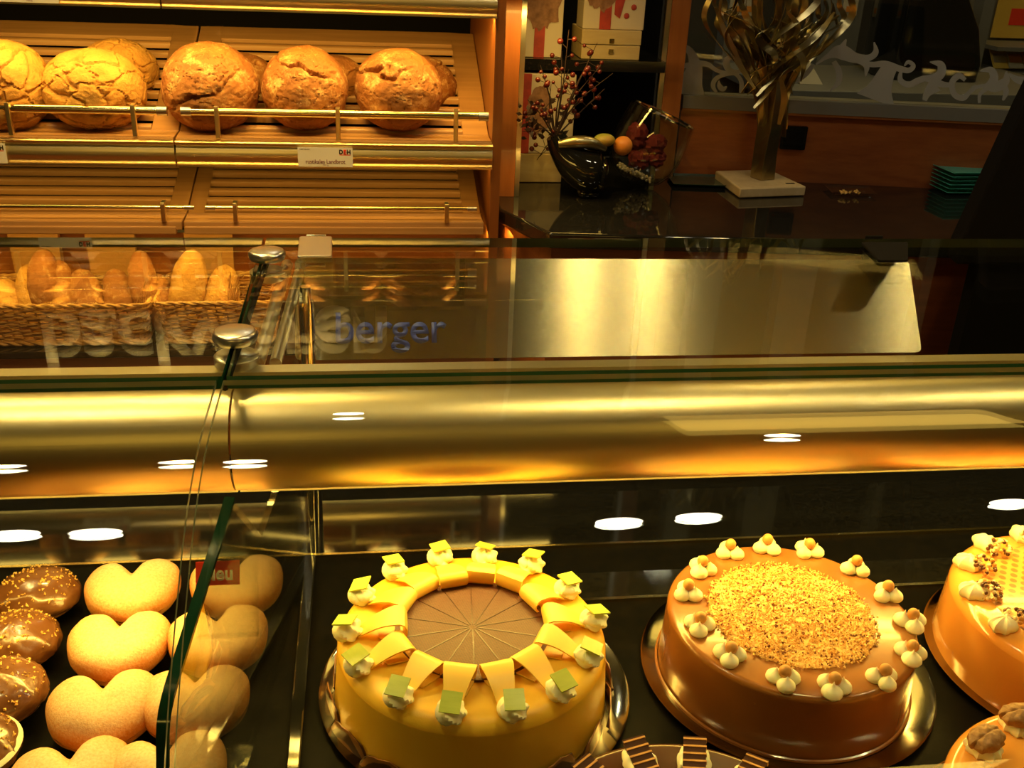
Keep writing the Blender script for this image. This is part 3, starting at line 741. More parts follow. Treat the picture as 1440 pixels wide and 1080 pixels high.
# case lighting in the cabinet
area('bread_shelf_lamp', (-.25, YW+.035, 1.312), (R(20), 0, 0), 1.3, .02, 2.6)
area('bread_shelf_lamp', (-.25, YW+.035, 1.038), (R(20), 0, 0), 1.3, .02, .35)
area('bread_shelf_lamp', (-.25, YW+.035, .905), (R(20), 0, 0), 1.3, .02, 1.6)
area('bread_shelf_lamp', (-.25, YW+.035, 1.455), (R(20), 0, 0), 1.3, .02, .9)
# sign board above
sg = thing('shop_sign', 'dark sign board with pale backwaren lettering above the bread shelf, mirrored in the counter glass', 'sign')
MB().box(XL, XR, YW, YW+.02, 1.462, 1.60).build('sign_board', 'signb', sg, smooth=False)
text('backwaren', 'lettering', 'letter', sg, .664, .086*1.35, facing(-.303, YW-.0005, 1.474+.058), .001, .03, 'pale lettering')
# basket shelf and lower cabinet
MB().box(XL, XR, YW-.01, 2.43, .662, .676).build('basket_shelf', 'black', cab, smooth=False, bevel=.002)
MB().box(XL, XR, YW+.0, YW+.02, .02, .658).build('drawer_front', 'woodred', cab, smooth=False)
MB().box(XL, XR, 2.20, 2.22, .678, .89).build('middle_back', 'woodred', cab, smooth=False)
# price labels
def label(px0, px1, py, zb, zt, txt, cap):
    x0, x1 = xa(px0, py), xa(px1, py)
    t = thing('price_label', cap, 'price label')
    y = YW-.0075
    MB().box(x0, x1, y-.0006, y, zb, zt).build('card', 'white', t, smooth=False)
    w = x1-x0; cx = (x0+x1)/2; h = zt-zb
    if txt:
        text(txt, 'lettering', 'purple', t, w*.72, h*.22, facing(cx, y-.0008, zb+h*.27), .0003, .012, 'plum lettering')
        text('750 g', 'weight_lettering', 'purple', t, w*.10, h*.075, facing(cx, y-.0008, zb+h*.09), .0003)
        text('HEIM BACK', 'small_lettering', 'ink', t, w*.18, h*.06, facing(x0+w*.13, y-.0008, zb+h*.90), .0003)
    lw = w*.2; lc = x1-w*.14
    text('D', 'logo_letter', 'ink', t, lw*.34, h*.24, facing(lc-lw*.36, y-.0008, zb+h*.78), .0003, .05)
    text('E', 'logo_letter', 'redink', t, lw*.26, h*.24, facing(lc, y-.0008, zb+h*.78), .0003, .05)
    text('H', 'logo_letter', 'ink', t, lw*.34, h*.24, facing(lc+lw*.34, y-.0008, zb+h*.78), .0003, .05)
    MB().box(lc-lw*.5, lc+lw*.5, y-.0009, y-.0006, zb+h*.61, zb+h*.64).build('logo_line', 'redink', t, smooth=False)
label(419, 496, 215, 1.0445, 1.0805, 'rustikales Landbrot', 'white price label reading rustikales Landbrot in front of the brown loaves')
label(-66, 11, 215, 1.0445, 1.0805, None, 'white price label cut off by the left edge under the pale loaf')
label(3, 85, 5, 1.3185, 1.354, 'rustikales Landbrot', 'white price label reading rustikales Landbrot at the upper left edge')
# ------------------------------------------------------------------ loaves
def vor_groove(p, s):
    d, _ = noise.voronoi(p*s); return d[1]-d[0]
def loaf_light(seed):
    off = Vector((seed*4.7, 2, 1)); m = MB()
    def fn(d):
        g = vor_groove(d+off+Vector((fbm(d+off, 3)*.12,)*3), 1.7); gr = max(0, 1-g/.10)
        return 1-.075*gr**1.3+.03*fbm(d+off, 2)+.008*fbm(d+off, 14)
    m.ball((0, 0, 0), (1, 1, 1), 200, 120, fn=fn); return m
def loaf_brown(seed, nn=None, cc=None, sx=None):
    off = Vector((seed*3.3, 5, 2)); m = MB(); rnd = random.Random(seed)
    n = Vector((rnd.uniform(-.6, .6), rnd.uniform(.2, .7), 1)).normalized(); c0 = rnd.uniform(.1, .35) if cc is None else cc
    if nn: n = Vector(nn).normalized()
    def fn(d):
        s = d.dot(n)-c0+.22*fbm(d+off, 1.6); on = max(0, min(1, 1.1-abs(d.x-rnd_x)*1.2))
        slash = math.exp(-(s/.035)**2)*on
        g = vor_groove(d+off+Vector((fbm(d+off, 4)*.2,)*3), 2.3); gr = max(0, 1-g/.05)
        g2 = vor_groove(d+off*2+Vector((fbm(d+off, 5)*.1,)*3), 6.5); gr2 = max(0, 1-g2/.12)*max(0, min(1, .5+1.6*fbm(d+off, 1.3)))
        return 1-.13*slash+.035*math.exp(-((s-.09)/.06)**2)*on-.028*gr-.012*gr2+.035*fbm(d+off, 1.7)+.012*fbm(d+off, 9)
    rnd_x = rnd.uniform(-.4, .4) if sx is None else sx
    m.ball((0, 0, 0), (1, 1, 1), 200, 120, fn=fn); return m
def put_loaf(kind, seed, px, py, Y, rx, ry, rz, rot, label, z=None, sl=()):
    m = loaf_light(seed) if kind == 'L' else loaf_brown(seed, *sl)
    m.v = [(x*rx, y*ry, zz*rz) for x, y, zz in m.v]
    o = m.build('bread_loaf', 'crustL' if kind == 'L' else 'crustB')
    p = at(px, py, 'Y', Y) if z is None else Vector((px, Y, z))
    o.location = p; o.rotation_euler = rot
    return tag(o, label, 'bread', 'pale mealy loaves' if kind == 'L' else 'floured brown loaves')
put_loaf('L', 1, 8, 122, 2.045, .083, .105, .080, (.2, 0, .1), 'pale mealy round loaf cut off by the left edge')
put_loaf('L', 2, 133, 126, 2.045, .094, .098, .071, (.2, 0, .3), 'pale mealy round loaf, the one fully in view in front')
put_loaf('L', 3, 168, 100, 2.17, .075, .075, .062, (0, 0, .1), 'pale loaf standing behind the front pale loaf')
put_loaf('B', 4, 296, 122, 2.045, .090, .10, .078, (.3, 0, 0), 'brown loaf with a dark gaping slash, beside the pale loaves', sl=((-.55, .25, .8), .08, -.1))
put_loaf('B', 5, 340, 118, 2.18, .072, .075, .060, (0, 0, .4), 'brown loaf half hidden behind the slashed loaf')
put_loaf('B', 8, 429, 124, 2.045, .082, .095, .073, (.3, 0, 0), 'brown floured loaf above the price label', sl=((.25, .5, .85), .50, 0))
put_loaf('B', 9, 466, 118, 2.18, .072, .075, .058, (0, 0, 1), 'brown loaf half hidden behind the loaf above the label')
put_loaf('B', 12, 561, 126, 2.045, .085, .095, .074, (.2, 0, 0), 'brown floured loaf, rightmost in the front row', sl=((-.2, .3, .9), .55, -.5))
put_loaf('B', 15, 590, 122, 2.17, .076, .075, .062, (0, 0, 2.4), 'brown loaf just behind the rightmost front loaf')
for i, x in enumerate((-.24, -.06, .10)):
    put_loaf('B', 21+i, x, 0, 2.04, .085, .085, .055, (0, 0, i), 'brown loaf on the top shelf, mirrored in the counter glass', 1.366+.072)
    bpy.context.scene.collection.objects[-1]['group'] = 'loaves on the top shelf'
for i, x in enumerate((-.48, -.66)):
    put_loaf('L', 31+i, x, 0, 2.04, .080, .085, .055, (0, 0, i), 'pale loaf on the top shelf, mirrored in the counter glass', 1.366+.072)
    bpy.context.scene.collection.objects[-1]['group'] = 'pale loaves on the top shelf'
# ------------------------------------------------------------------ baskets
def basket(x0, x1, y0, y1, z0, z1, label, flare=.012):
    t = thing('wicker_basket', label, 'basket', ((x0+x1)/2, (y0+y1)/2, z0), group='wicker baskets of baguettes')
    hx, hy_, H = (x1-x0)/2, (y1-y0)/2, z1-z0; rc = .02
    def per(n, ex):
        a, b = hx+ex, hy_+ex; P = []
        segs = [((-a+rc, -b), (a-rc, -b)), ((a, -b+rc), (a, b-rc)), ((a-rc, b), (-a+rc, b)), ((-a, b-rc), (-a, -b+rc))]
        cs = [(a-rc, -b+rc, -90), (a-rc, b-rc, 0), (-a+rc, b-rc, 90), (-a+rc, -b+rc, 180)]
        for (p, q), (cx, cy, a0) in zip(segs, cs):
            L = math.dist(p, q); k = max(2, int(L/n))
            for i in range(k): P.append((p[0]+(q[0]-p[0])*i/k, p[1]+(q[1]-p[1])*i/k))
            for i in range(3): an = R(a0+30*i); P.append((cx+rc*math.cos(an), cy+rc*math.sin(an)))
        return P
    w = MB(); rows = 15; rnd = random.Random(3)
    for r in range(rows):
        z = .010+(H-.018)*r/(rows-1); ex = -flare+flare*r/(rows-1); P = per(.009, ex); pt = []
        for i, (x, y) in enumerate(P):
            l = math.hypot(x/(hx), y/(hy_)) or 1; nx, ny = (x/hx, y/hy_)
            if abs(nx) > abs(ny): n_ = Vector((math.copysign(1, nx), 0))
            else: n_ = Vector((0, math.copysign(1, ny)))
            o_ = .0022*math.sin(i*PI/2.0+r*PI)
            pt.append((x+n_.x*o_, y+n_.y*o_, z+.0016*math.sin(i*.31+r*1.7)+rnd.uniform(-.0005, .0005)))
        w.tube(pt, .0024, 5, closed=True)
    w.build('wicker_weave', 'wicker', t)
    s = MB(); P0 = per(.018, -flare); P1 = per(.018, 0)
    for (a, b), (c, d) in zip(P0, P1[:len(P0)]): s.tube([(a, b, .004), (c, d, H-.002)], .0018, 5)
    s.build('stake', 'wicker', t)
    for nm, z, rr, ex in (('rim', H, .0048, 0), ('base_rim', .006, .0058, -flare+.002)):
        b = MB(); P = per(.006, ex)
        for k in range(2):
            b.tube([(x, y+math.cos(i*.8+k*PI)*rr*.35, z+math.sin(i*.8+k*PI)*rr*.5) for i, (x, y) in enumerate(P)], rr*.62, 6, closed=True)
        b.build(nm, 'straw' if nm == 'rim' else 'wicker', t)
    MB().box(-hx+flare, hx-flare, -hy_+flare, hy_-flare, .001, .005).build('basket_floor', 'wicker', t, smooth=False)
    return t
basket(-.80, -.437, YW+.01, YW+.19, .677, .764, 'wide woven wicker basket of bread at the left edge under the shelf')
basket(-.424, -.19, YW+.01, YW+.19, .677, .768, 'smaller woven wicker basket beside the counter clamps')
def baguette(px0, py0, px1, py1, r, kind, label, grp, Y0=1.99, Y1=2.06, floury=False):
    r *= 1.25
    a = at(px0, py0, 'Y', Y0); b = at(px1, py1, 'Y', Y1); L = (b-a).length; d = (b-a).normalized()
    off = Vector((px0*.1, 0, 0)); n = 22; m = MB(); v = []; nu = 28
    rr = []; 
    for i in range(n+1):
        s = i/n; q = math.sin(PI*min(max(s, .001), .999))**.42
        for k in range(nu):
            th = 2*PI*k/nu; x, y = math.cos(th), math.sin(th)
            w = r*q*(1+.07*fbm(Vector((x, y, s*4))+off, 1.5)-.10*math.exp(-((s*5+.5*x) % 1-.5)**2/.01)*(y < .2))
            v.append((x*w, y*w, s*L))
    f = [(i*nu+k, i*nu+(k+1) % nu, (i+1)*nu+(k+1) % nu, (i+1)*nu+k) for i in range(n) for k in range(nu)]
    f += [tuple(range(nu-1, -1, -1)), tuple(n*nu+k for k in range(nu))]
    m.add(v, f); o = m.build('baguette', kind); o.location = a; o.rotation_euler = d.to_track_quat('Z', 'Y').to_euler()
    return tag(o, label, 'bread', grp)
G = 'breads standing in the baskets'
for i, (a, b, c, d, r, k, lb) in enumerate([
    (15, 450, 5, 395, .026, 'crustL', 'pale floury roll at the far left of the wide basket'),
    (60, 470, 38, 372, .027, 'crustL', 'pale long bread leaning left in the wide basket'),
    (88, 470, 82, 365, .025, 'crustB', 'brown seeded bread behind the brown one in the basket middle'),
    (135, 475, 112, 378, .029, 'crustB', 'dark seeded bread in the middle of the wide basket'),
    (185, 470, 158, 378, .027, 'crustB', 'dark seeded bread at the right end of the wide basket'),
    (60, 440, 62, 350, .024, 'crustB', 'brown bread at the back of the wide basket'),
    (205, 440, 196, 352, .022, 'crustB', 'brown bread at the back between the two baskets'),
    (230, 470, 222, 385, .022, 'crustB', 'slim brown bread at the left end of the smaller basket'),
    (258, 475, 272, 350, .030, 'crustL', 'tall pale floury baguette in the smaller basket'),
    (305, 475, 318, 372, .029, 'crustL', 'shorter pale floury baguette near the counter clamp')]):
    baguette(a, b, c, d, r, k, lb, G)
rnd = random.Random(9)
for (px, lb) in ((198, 'bundle of golden straw at the right end of the wide basket'), (328, 'bundle of golden straw at the right end of the smaller basket')):
    m = MB()
    for i in range(70):
        a = at(px-6+rnd.uniform(-10, 10), 462, 'Y', 1.985+rnd.uniform(0, .05)); b = at(px+rnd.uniform(-7, 10)+(6 if px < 250 else 0), rnd.uniform(382, 425), 'Y', 1.98+rnd.uniform(0, .06))
        m.tube([a, (a+b)/2+Vector((rnd.uniform(-.004, .004), 0, 0)), b], .0008, 4)
    tag(m.build('straw_bundle', 'straw'), lb, 'straw', 'straw bundles', 'stuff')
for (px, lb) in ((60, 'brown paper bag standing behind the wide basket'), (165, 'brown paper bag standing behind the dark seeded breads'), (300, 'brown paper bag behind the smaller basket')):
    p = at(px, 400, 'Y', 2.165)
    q = MB().add([(-.045, 0, 0), (.045, 0, 0), (.045, .03, 0), (-.045, .03, 0), (-.05, -.004, .19), (.05, -.004, .185), (.045, .028, .19), (-.047, .03, .195)], [(0, 1, 5, 4), (1, 2, 6, 5), (2, 3, 7, 6), (3, 0, 4, 7), (0, 3, 2, 1)])
    o = q.build('paper_bag', 'brownbag', smooth=False); o.location = (p.x, 2.155, .6775); tag(o, lb, 'bag', 'paper bags behind the baskets')
#@@SPLIT
# ------------------------------------------------------------------ right hand side: worktop, niche, window wall
ZW = .96
pa_ = [(.226, 2.01), (.327, 1.79), (1.221, 1.719), (2.2, 1.64), (2.2, 2.0), (1.6, 2.10), (.6, 2.255), (.60, 2.42), (.252, 2.42), (.252, 2.01)]
wt = thing('worktop', 'black polished stone worktop with a cut corner behind the counter', 'worktop')
pa_ = [(.2515, 1.955), (.327, 1.79), (1.221, 1.719), (2.2, 1.64), (2.2, 2.0), (1.6, 2.095), (.6, 2.253), (.60, 2.42), (.2515, 2.42)]
MB().prism(pa_, .030, mat=Matrix.Translation((0, 0, ZW-.030))).build('stone_slab', 'granite', wt, bevel=.004)
MB().prism([(.27, 2.0), (.335, 1.82), (1.221, 1.745), (2.2, 1.67), (2.2, 1.98), (.62, 2.23), (.27, 2.23)], ZW-.0315).build('base_cabinet', 'woodred', wt, smooth=False)
struct(MB().box(.2515, .292, 2.045, 2.10, ZW+.0005, 2.0), 'trim_1', 'woodz', smooth=False)
struct(MB().box(.2925, .302, 2.045, 2.06, ZW+.0005, 2.0), 'trim_2', 'steelp', smooth=False)
# right post of the niche
a = at(925, 200, 'Y', 2.215); b = at(950, 200, 'Y', 2.215)
struct(MB().box(a.x, b.x, 2.21, 2.26, ZW+.0005, 2.0), 'trim_3', 'woodz', smooth=False)
struct(MB().box(a.x-.012, a.x-.001, 2.21, 2.225, ZW+.0005, 2.0), 'trim_4', 'steelp', smooth=False)
struct(MB().box(.2515, b.x, 2.43, 2.45, ZW+.0005, 2.0), 'wall_niche', 'dark', smooth=False)
NZ = at(800, 84, 'Y', 2.17).z
MB().box(.303, a.x-.013, 2.17, 2.425, NZ-.022, NZ).build('niche_shelf', 'black', smooth=False)
tag(bpy.data.objects['niche_shelf'], 'black shelf board of the niche carrying the gift boxes', 'shelf')
# window wall (rotated like the plane in at(..,'W'))
WD = Vector((1, -.16, 0)).normalized(); WN = Vector((-.16, -1, 0)).normalized()
def wx(p): return (p-Vector((0, 2.355, 0))).dot(WD)
MW = Matrix((WD, Vector((0, 0, 1)), WN)).transposed().to_4x4(); MW.translation = Vector((0, 2.355, 0))   # local x along wall, y up, z to the room
s0 = wx(at(953, 200, 'W', 0)); s1 = 2.2; zs = 1.14
def wbox(u0, u1, z0, z1, d0, d1): return MB().box(u0, u1, z0, z1, d0, d1, mat=MW)
struct(wbox(s0, s1, 0, zs-.035, -.06, .0), 'wall_panel', 'woodred', smooth=False)
struct(wbox(s0, s1, zs-.033, zs-.028, -.05, .012), 'trim_5', 'woodz', smooth=False)
win = wbox(s0, s1, zs-.0275, zs, -.05, .014).build('window_1', 'grey', smooth=False); win['kind'] = 'structure'
wbox(s0, s1, zs+.0005, 2.0, -.012, -.006).build('window_pane', 'glass', win, smooth=False)
# frosted scroll ornament on the pane
def stroke(mb, pts, ws, dep):
    P = cr([(x, y, 0) for x, y in pts], 7); W = cr([(w, 0, 0) for w in ws], 7)
    v = []; L = len(P)
    pix = 2*.0
    for i in range(L):
        t = (P[min(i+1, L-1)]-P[max(i-1, 0)]).normalized(); n = Vector((-t.y, t.x, 0)); w = max(.6, W[i].x/2)
        for s in (1, -1):
            q = P[i]+n*w*s; c = at(940+q.x/2.88, q.y/2.88, 'W', 0)
            v.append((wx(c), c.z, dep))
    N = len(v); v += [(a, b, c+.0006) for a, b, c in v]
    f = []
    for i in range(L-1):
        a = 2*i; f += [(a, a+1, a+3, a+2), (N+a, N+a+2, N+a+3, N+a+1), (a, a+2, N+a+2, N+a), (a+1, N+a+1, N+a+3, a+3)]
    mb.add(v, f, 0, MW)
ST = [
 ([(88, 385), (92, 340), (105, 290), (110, 250)], [120, 95, 70, 50]),
 ([(110, 265), (95, 220), (72, 195), (52, 205), (48, 228)], [50, 34, 24, 14, 6]),
 ([(108, 262), (60, 268), (28, 262)], [26, 18, 6]),
 ([(120, 258), (160, 262), (200, 288), (250, 298), (300, 285), (335, 255)], [28, 20, 16, 18, 18, 8]),
 ([(268, 226), (242, 240), (236, 262), (248, 284), (280, 292)], [5, 24, 28, 22, 8]),
 ([(298, 378), (296, 330), (270, 300), (225, 305), (192, 322), (182, 350), (196, 376)], [20, 18, 15, 16, 18, 18, 10]),
 ([(205, 328), (208, 350), (222, 362), (238, 352)], [5, 20, 20, 6]),
 ([(600, 262), (650, 228), (700, 212), (760, 236), (815, 235), (842, 212), (836, 172)], [6, 22, 60, 42, 26, 24, 5]),
 ([(700, 236), (705, 200), (722, 160)], [60, 34, 6]),
 ([(672, 250), (692, 290), (690, 335), (655, 372)], [20, 26, 22, 6]),
 ([(590, 262), (560, 300), (520, 330), (470, 340)], [16, 20, 14, 8]),
 ([(790, 245), (805, 270), (800, 310)], [40, 26, 6]),
 ([(842, 408), (860, 360), (880, 310), (905, 262)], [165, 100, 72, 60]),
 ([(760, 240), (820, 262), (880, 260), (935, 278), (975, 286), (995, 268), (975, 252), (958, 268)], [30, 22, 26, 26, 22, 18, 16, 6]),
 ([(945, 285), (942, 325), (975, 345), (1010, 330), (1040, 318)], [10, 22, 24, 26, 24]),
 ([(1040, 408), (1052, 378), (1085, 345)], [18, 32, 60]),
 ([(1030, 318), (1080, 318), (1108, 295), (1104, 262), (1062, 252)], [20, 36, 36, 30, 5]),
 ([(1060, 325), (1110, 342), (1155, 348)], [40, 26, 12]),
 ([(1205, 325), (1180, 308), (1152, 335), (1160, 382), (1195, 398), (1222, 375), (1250, 350)], [16, 24, 24, 24, 24, 18, 18]),
 ([(1230, 358), (1280, 350), (1325, 355), (1368, 330), (1372, 290)], [14, 18, 40, 34, 6]),
 ([(1300, 350), (1322, 318), (1308, 285), (1264, 288)], [30, 34, 28, 5]),
 ([(1262, 418), (1264, 385), (1290, 360)], [12, 14, 20]),
 ([(1350, 330), (1370, 370), (1358, 408)], [18, 24, 8]),
 ([(1380, 300), (1420, 325), (1470, 330)], [10, 30, 40]),
 ([(48, 110), (62, 130), (58, 158)], [6, 18, 6]),
]
fz = MB()
for i, (p, w) in enumerate(ST): stroke(fz, p, w, -.0055+i*.00005)
fo = fz.build('frosted_ornament', 'frost', win, smooth=False); 
# socket on the wall panel
a = at(1099, 175, 'W', 0); b = at(1130, 210, 'W', 0)
sk = thing('wall_socket', 'black socket box on the wood panel behind the metal tree', 'socket')
wbox(wx(a), wx(b), b.z, a.z, .0005, .014).build('socket_box', 'black', sk, smooth=False, bevel=.003)
wbox(wx(a)+.008, wx(b)-.008, b.z+.01, a.z-.01, .0145, .0165).build('socket_insert', 'dark', sk, smooth=False)
# gift boxes
def pic(m, mat, x0, x1, z0, z1, y, parts, parent):
    pass
def gift(px0, px1, py0, py1, Y, zb, label, base=False, rot=0):
    a = at(px0, py1, 'Y', Y); b = at(px1, py1, 'Y', Y); zt = at((px0+px1)/2, py0, 'Y', Y).z; zt = min(zt, 1.75)
    t = thing('gift_box', label, 'gift box', ((a.x+b.x)/2, Y, zb), (0, 0, rot), 'printed gift boxes')
    w = (b.x-a.x)/2; h = zt-zb
    MB().box(-w, w, 0, .07, 0, h).build('carton', 'paper', t, smooth=False, bevel=.002)
    return t, w, h
M_['rib'] = pm('printed_red', (.40, .035, .02), .6, col2=(.22, .02, .015), nsc=30)
def ribbon(t, xc, w, h, z0=0, mat='rib', nm='printed_ribbon'):
    MB().box(xc-w, xc+w, -.0012, -.0002, z0, h).build(nm, mat, t, smooth=False)
M_['rib'] = pm('printed_red', (.40, .035, .02), .6, col2=(.22, .02, .015), nsc=30)
M_['fur'] = pm('printed_brown', (.14, .06, .03), .8, col2=(.30, .15, .08), nsc=50)
def blob(t, xc, zc, rx, rz, seed, y=-.0016, mat='fur', nm='printed_bow'):
    pts = []; n = 40
    for i in range(n):
        q = 2*PI*i/n; r = 1+.28*fbm(Vector((math.cos(q)*1.5, math.sin(q)*1.5, seed)), 2)
        pts.append((xc+rx*r*math.cos(q), zc+rz*r*math.sin(q)))
    MB().prism(pts, .0008, mat=Matrix(((1, 0, 0, 0), (0, 0, -1, y+.0008), (0, 1, 0, 0), (0, 0, 0, 1)))).build(nm, mat, t, smooth=False)
t, w, h = gift(731, 790, -60, 66, 2.19, NZ+.0005, 'tall white gift box with a printed red ribbon on the left of the niche shelf')
ribbon(t, -.004, .011, h); blob(t, .0, h*.55, .036, .05, 3)
z2 = at(858, 42, 'Y', 2.19).z
cw = thing('wooden_case', 'pale wooden case with two clasps lying on the niche shelf under a gift box', 'box', (0, 0, 0))
a = at(817, 80, 'Y', 2.185); b = at(899, 80, 'Y', 2.185); zm = (NZ+z2)/2
MB().box(a.x, b.x, 2.185, 2.30, NZ+.0005, zm-.0006).build('case_bottom', 'boxw', cw, smooth=False, bevel=.0015)
MB().box(a.x-.001, b.x+.001, 2.184, 2.30, zm+.0006, z2).build('case_lid', 'boxw', cw, smooth=False, bevel=.0015)
for zz in (zm+.008, zm-.013):
    MB().box((a.x+b.x)/2-.005, (a.x+b.x)/2+.005, 2.1815, 2.1838, zz-.004, zz+.005).build('clasp', 'brass', cw, smooth=False)
t, w, h = gift(819, 905, -60, 41, 2.19, z2+.0005, 'white gift box with printed ribbon and red berries standing on the wooden case')
ribbon(t, -.018, .012, h); blob(t, -.028, h*.55, .034, .04, 5)
MB().add([(.0, -.001, .03), (.012, -.001, .022), (.024, -.001, .075), (.0, -.001, .08)], [(0, 1, 2, 3)]).add([(.0, -.0015, .03), (.012, -.0015, .022), (.024, -.0015, .075), (.0, -.0015, .08)], [(3, 2, 1, 0)]).build('printed_ribbon_end', 'rib', t, smooth=False)
for (bx, bz) in ((.026, .028), (.040, .045)):
    MB().ball((bx, -.001, bz), (.0058, .0012, .0058), 16, 10).build('printed_berry', 'rib', t)
z3 = at(760, 216, 'Y', 2.17).z
bx_ = thing('wooden_case', 'pale wooden case at the left of the worktop under a gift box', 'box')
a = at(725, 238, 'Y', 2.165); b = at(790, 238, 'Y', 2.165)
MB().box(a.x, b.x, 2.165, 2.27, ZW+.001, z3).build('case_body', 'boxw', bx_, smooth=False, bevel=.0015)
t, w, h = gift(728, 804, 104, 215, 2.17, z3+.0008, 'white gift box with printed bow behind the berry branch on the worktop')
ribbon(t, -w+.012, .011, h, mat='rib'); blob(t, -w*.3, h*.55, .026, .05, 8)
# ------------------------------------------------------------------ berry branch in the black vase
vase = thing('horn_vase', 'glossy black horn shaped vase with gold lip on the worktop', 'vase')
c = at(836, 236, 'Y', 2.05); 
zb = ZW+.0325
pathv = cr([(c.x+.030, 2.05, ZW+.046), (c.x-.004, 2.05, ZW+.052), (c.x-.040, 2.05, ZW+.070), (c.x-.070, 2.05, ZW+.098), (c.x-.086, 2.05, ZW+.125)], 6)
rv = [v.x for v in cr([(.012, 0, 0), (.045, 0, 0), (.040, 0, 0), (.027, 0, 0), (.019, 0, 0)], 6)]
rv = [max(.004, min(r, .0455)) for r in rv]; rv[0] = .002; rv[1] = .022; rv[2] = .033; rv[3] = .040
MB().tube(pathv, rv, 32).build('vase_body', 'black', vase)
MB().box(c.x-.030, c.x+.010, 2.03, 2.07, ZW+.0008, ZW+.016).build('vase_foot', 'black', vase, bevel=.006)
lip = cr([at(785, 203, 'Y', 2.03), at(808, 200, 'Y', 2.03), at(832, 201, 'Y', 2.03), at(852, 210, 'Y', 2.03)], 5)
MB().tube(lip, [.004+.009*math.sin(PI*min(1, (i+2)/(len(lip)+2))) for i in range(len(lip))], 14).build('gold_lip', 'sculpt', vase)
tw = thing('berry_branch', 'dark branch of red berries rising from the black vase', 'branch', (c.x-.086, 2.05, ZW+.12))
rnd = random.Random(21); m = MB(); tips = []
org = Vector((0, 0, 0))
targets = [(800, 42), (832, 78), (790, 72), (862, 103), (850, 125), (815, 112), (775, 118), (742, 140), (728, 165), (760, 92), (845, 92), (795, 155), (820, 140), (735, 185), (800, 98), (840, 60), (768, 150), (755, 225)]
for (px, py) in targets:
    e = at(px, py, 'Y', 2.05+rnd.uniform(-.04, .05))-tw.location
    mid = e*.45+Vector((rnd.uniform(-.01, .01), rnd.uniform(-.01, .01), .012)); P = cr([org, mid, e], 6)
    m.tube(P, [.0019*(1-i/len(P)*.7) for i in range(len(P))], 5)
    for j in range(5):
        b = P[len(P)//2+rnd.randrange(len(P)//2)]; q = b+Vector((rnd.uniform(-.022, .022), rnd.uniform(-.02, .02), rnd.uniform(-.015, .02)))
        m.tube([b, q], .0007, 4); tips.append(q)
m.build('twig', 'twig', tw)
b0 = None
for q in tips[:90]:
    if b0 is None: b0 = MB().ball((0, 0, 0), .0052, 12, 8).build('berry', 'berry', tw); o = b0
    else: o = b0.copy(); C.objects.link(o)
    o.location = q; s = rnd.uniform(.7, 1.15); o.scale = (s, s, s)
m = MB()
for i in range(60):
    px, py = rnd.uniform(725, 800), rnd.uniform(140, 195); q = at(px, py, 'Y', 2.05+rnd.uniform(-.03, .03))-tw.location
    d = Vector((rnd.uniform(-1, 1), rnd.uniform(-.5, .5), rnd.uniform(-.3, 1))).normalized()*.016
    s = d.cross(Vector((0, 1, 0))).normalized()*.004
    m.add([q, q+d*.5+s, q+d, q+d*.5-s], [(0, 1, 2, 3)])
m.build('dry_leaves', 'twig', tw, smooth=False, kind='stuff')
# tilted glass bowl with fruit and pouches
gc = at(914, 200, 'Y', 2.13)
gb = thing('glass_vase', 'tilted clear glass bowl holding orange fruit and dark red felt pieces', 'bowl', (gc.x-.008, 2.13, ZW+.081), (R(-6), R(24), 0))
prof = [(.006, -.062), (.030, -.058), (.050, -.045), (.063, -.022), (.067, .004), (.066, .035), (.062, .068)]
inn = [(r-.003, z+(.0025 if z < -.04 else 0)) for r, z in prof[::-1]]
S = 1.17
MB().lathe([(r*S, z*S) for r, z in prof+inn], 64, caps=False).build('bowl_wall', 'glassb', gb)
MB().lathe([(r*S, z*S) for r, z in [(.0595, .067), (.0635, .0675), (.0640, .070), (.0615, .0715), (.0590, .070)]], 64, caps=False).build('bowl_rim', 'chrome', gb)
def inb(name, mat, lab, cat, grp, offs, r, fn=None):
    o = MB().ball((0, 0, 0), r, 28, 18, fn=fn).build(name, mat)
    o.location = gb.matrix_basis @ Vector(offs) if False else (Matrix.Translation(gb.location) @ gb.rotation_euler.to_matrix().to_4x4()) @ Vector(offs)
    return tag(o, lab, cat, grp)
def px_obj(name, mat, lab, cat, px, py, Y, r, grp=None, fn=None):
    o = MB().ball((0, 0, 0), r, 28, 18, fn=fn).build(name, mat); o.location = at(px, py, 'Y', Y); return tag(o, lab, cat, grp)
px_obj('orange', 'orange', 'round orange fruit at the mouth of the black vase', 'fruit', 876, 205, 2.055, (.0195, .0195, .0195))
px_obj('apple', 'leafg', 'green and red apple piece beside the orange fruit', 'fruit', 850, 197, 2.045, (.022, .018, .013))
fb = lambda d: 1+.24*fbm(d+Vector((3, 1, 2)), 3.2)+.05*math.sin(7*math.atan2(d.y, d.x)+9*d.z)
for (px, py, lb, r) in ((896, 190, 'upper left', (.020, .018, .024)), (920, 203, 'upper right', (.024, .018, .020)), (900, 222, 'lower left', (.022, .018, .020)), (922, 222, 'lower right', (.020, .018, .016))):
    px_obj('felt_rose', 'pouch', f'dark red felt piece at the {lb} inside the tilted glass bowl', 'decoration', px, py, 2.12, tuple(1.1*e for e in r), 'dark red felt pieces in the bowl', fb)
m = MB(); rnd = random.Random(2)
for i in range(160):
    th, rr = rnd.uniform(0, 2*PI), .040*math.sqrt(rnd.random())
    m.ball((rr*math.cos(th), rr*math.sin(th), -.057+rnd.uniform(0, .010)), .0028, 6, 4)
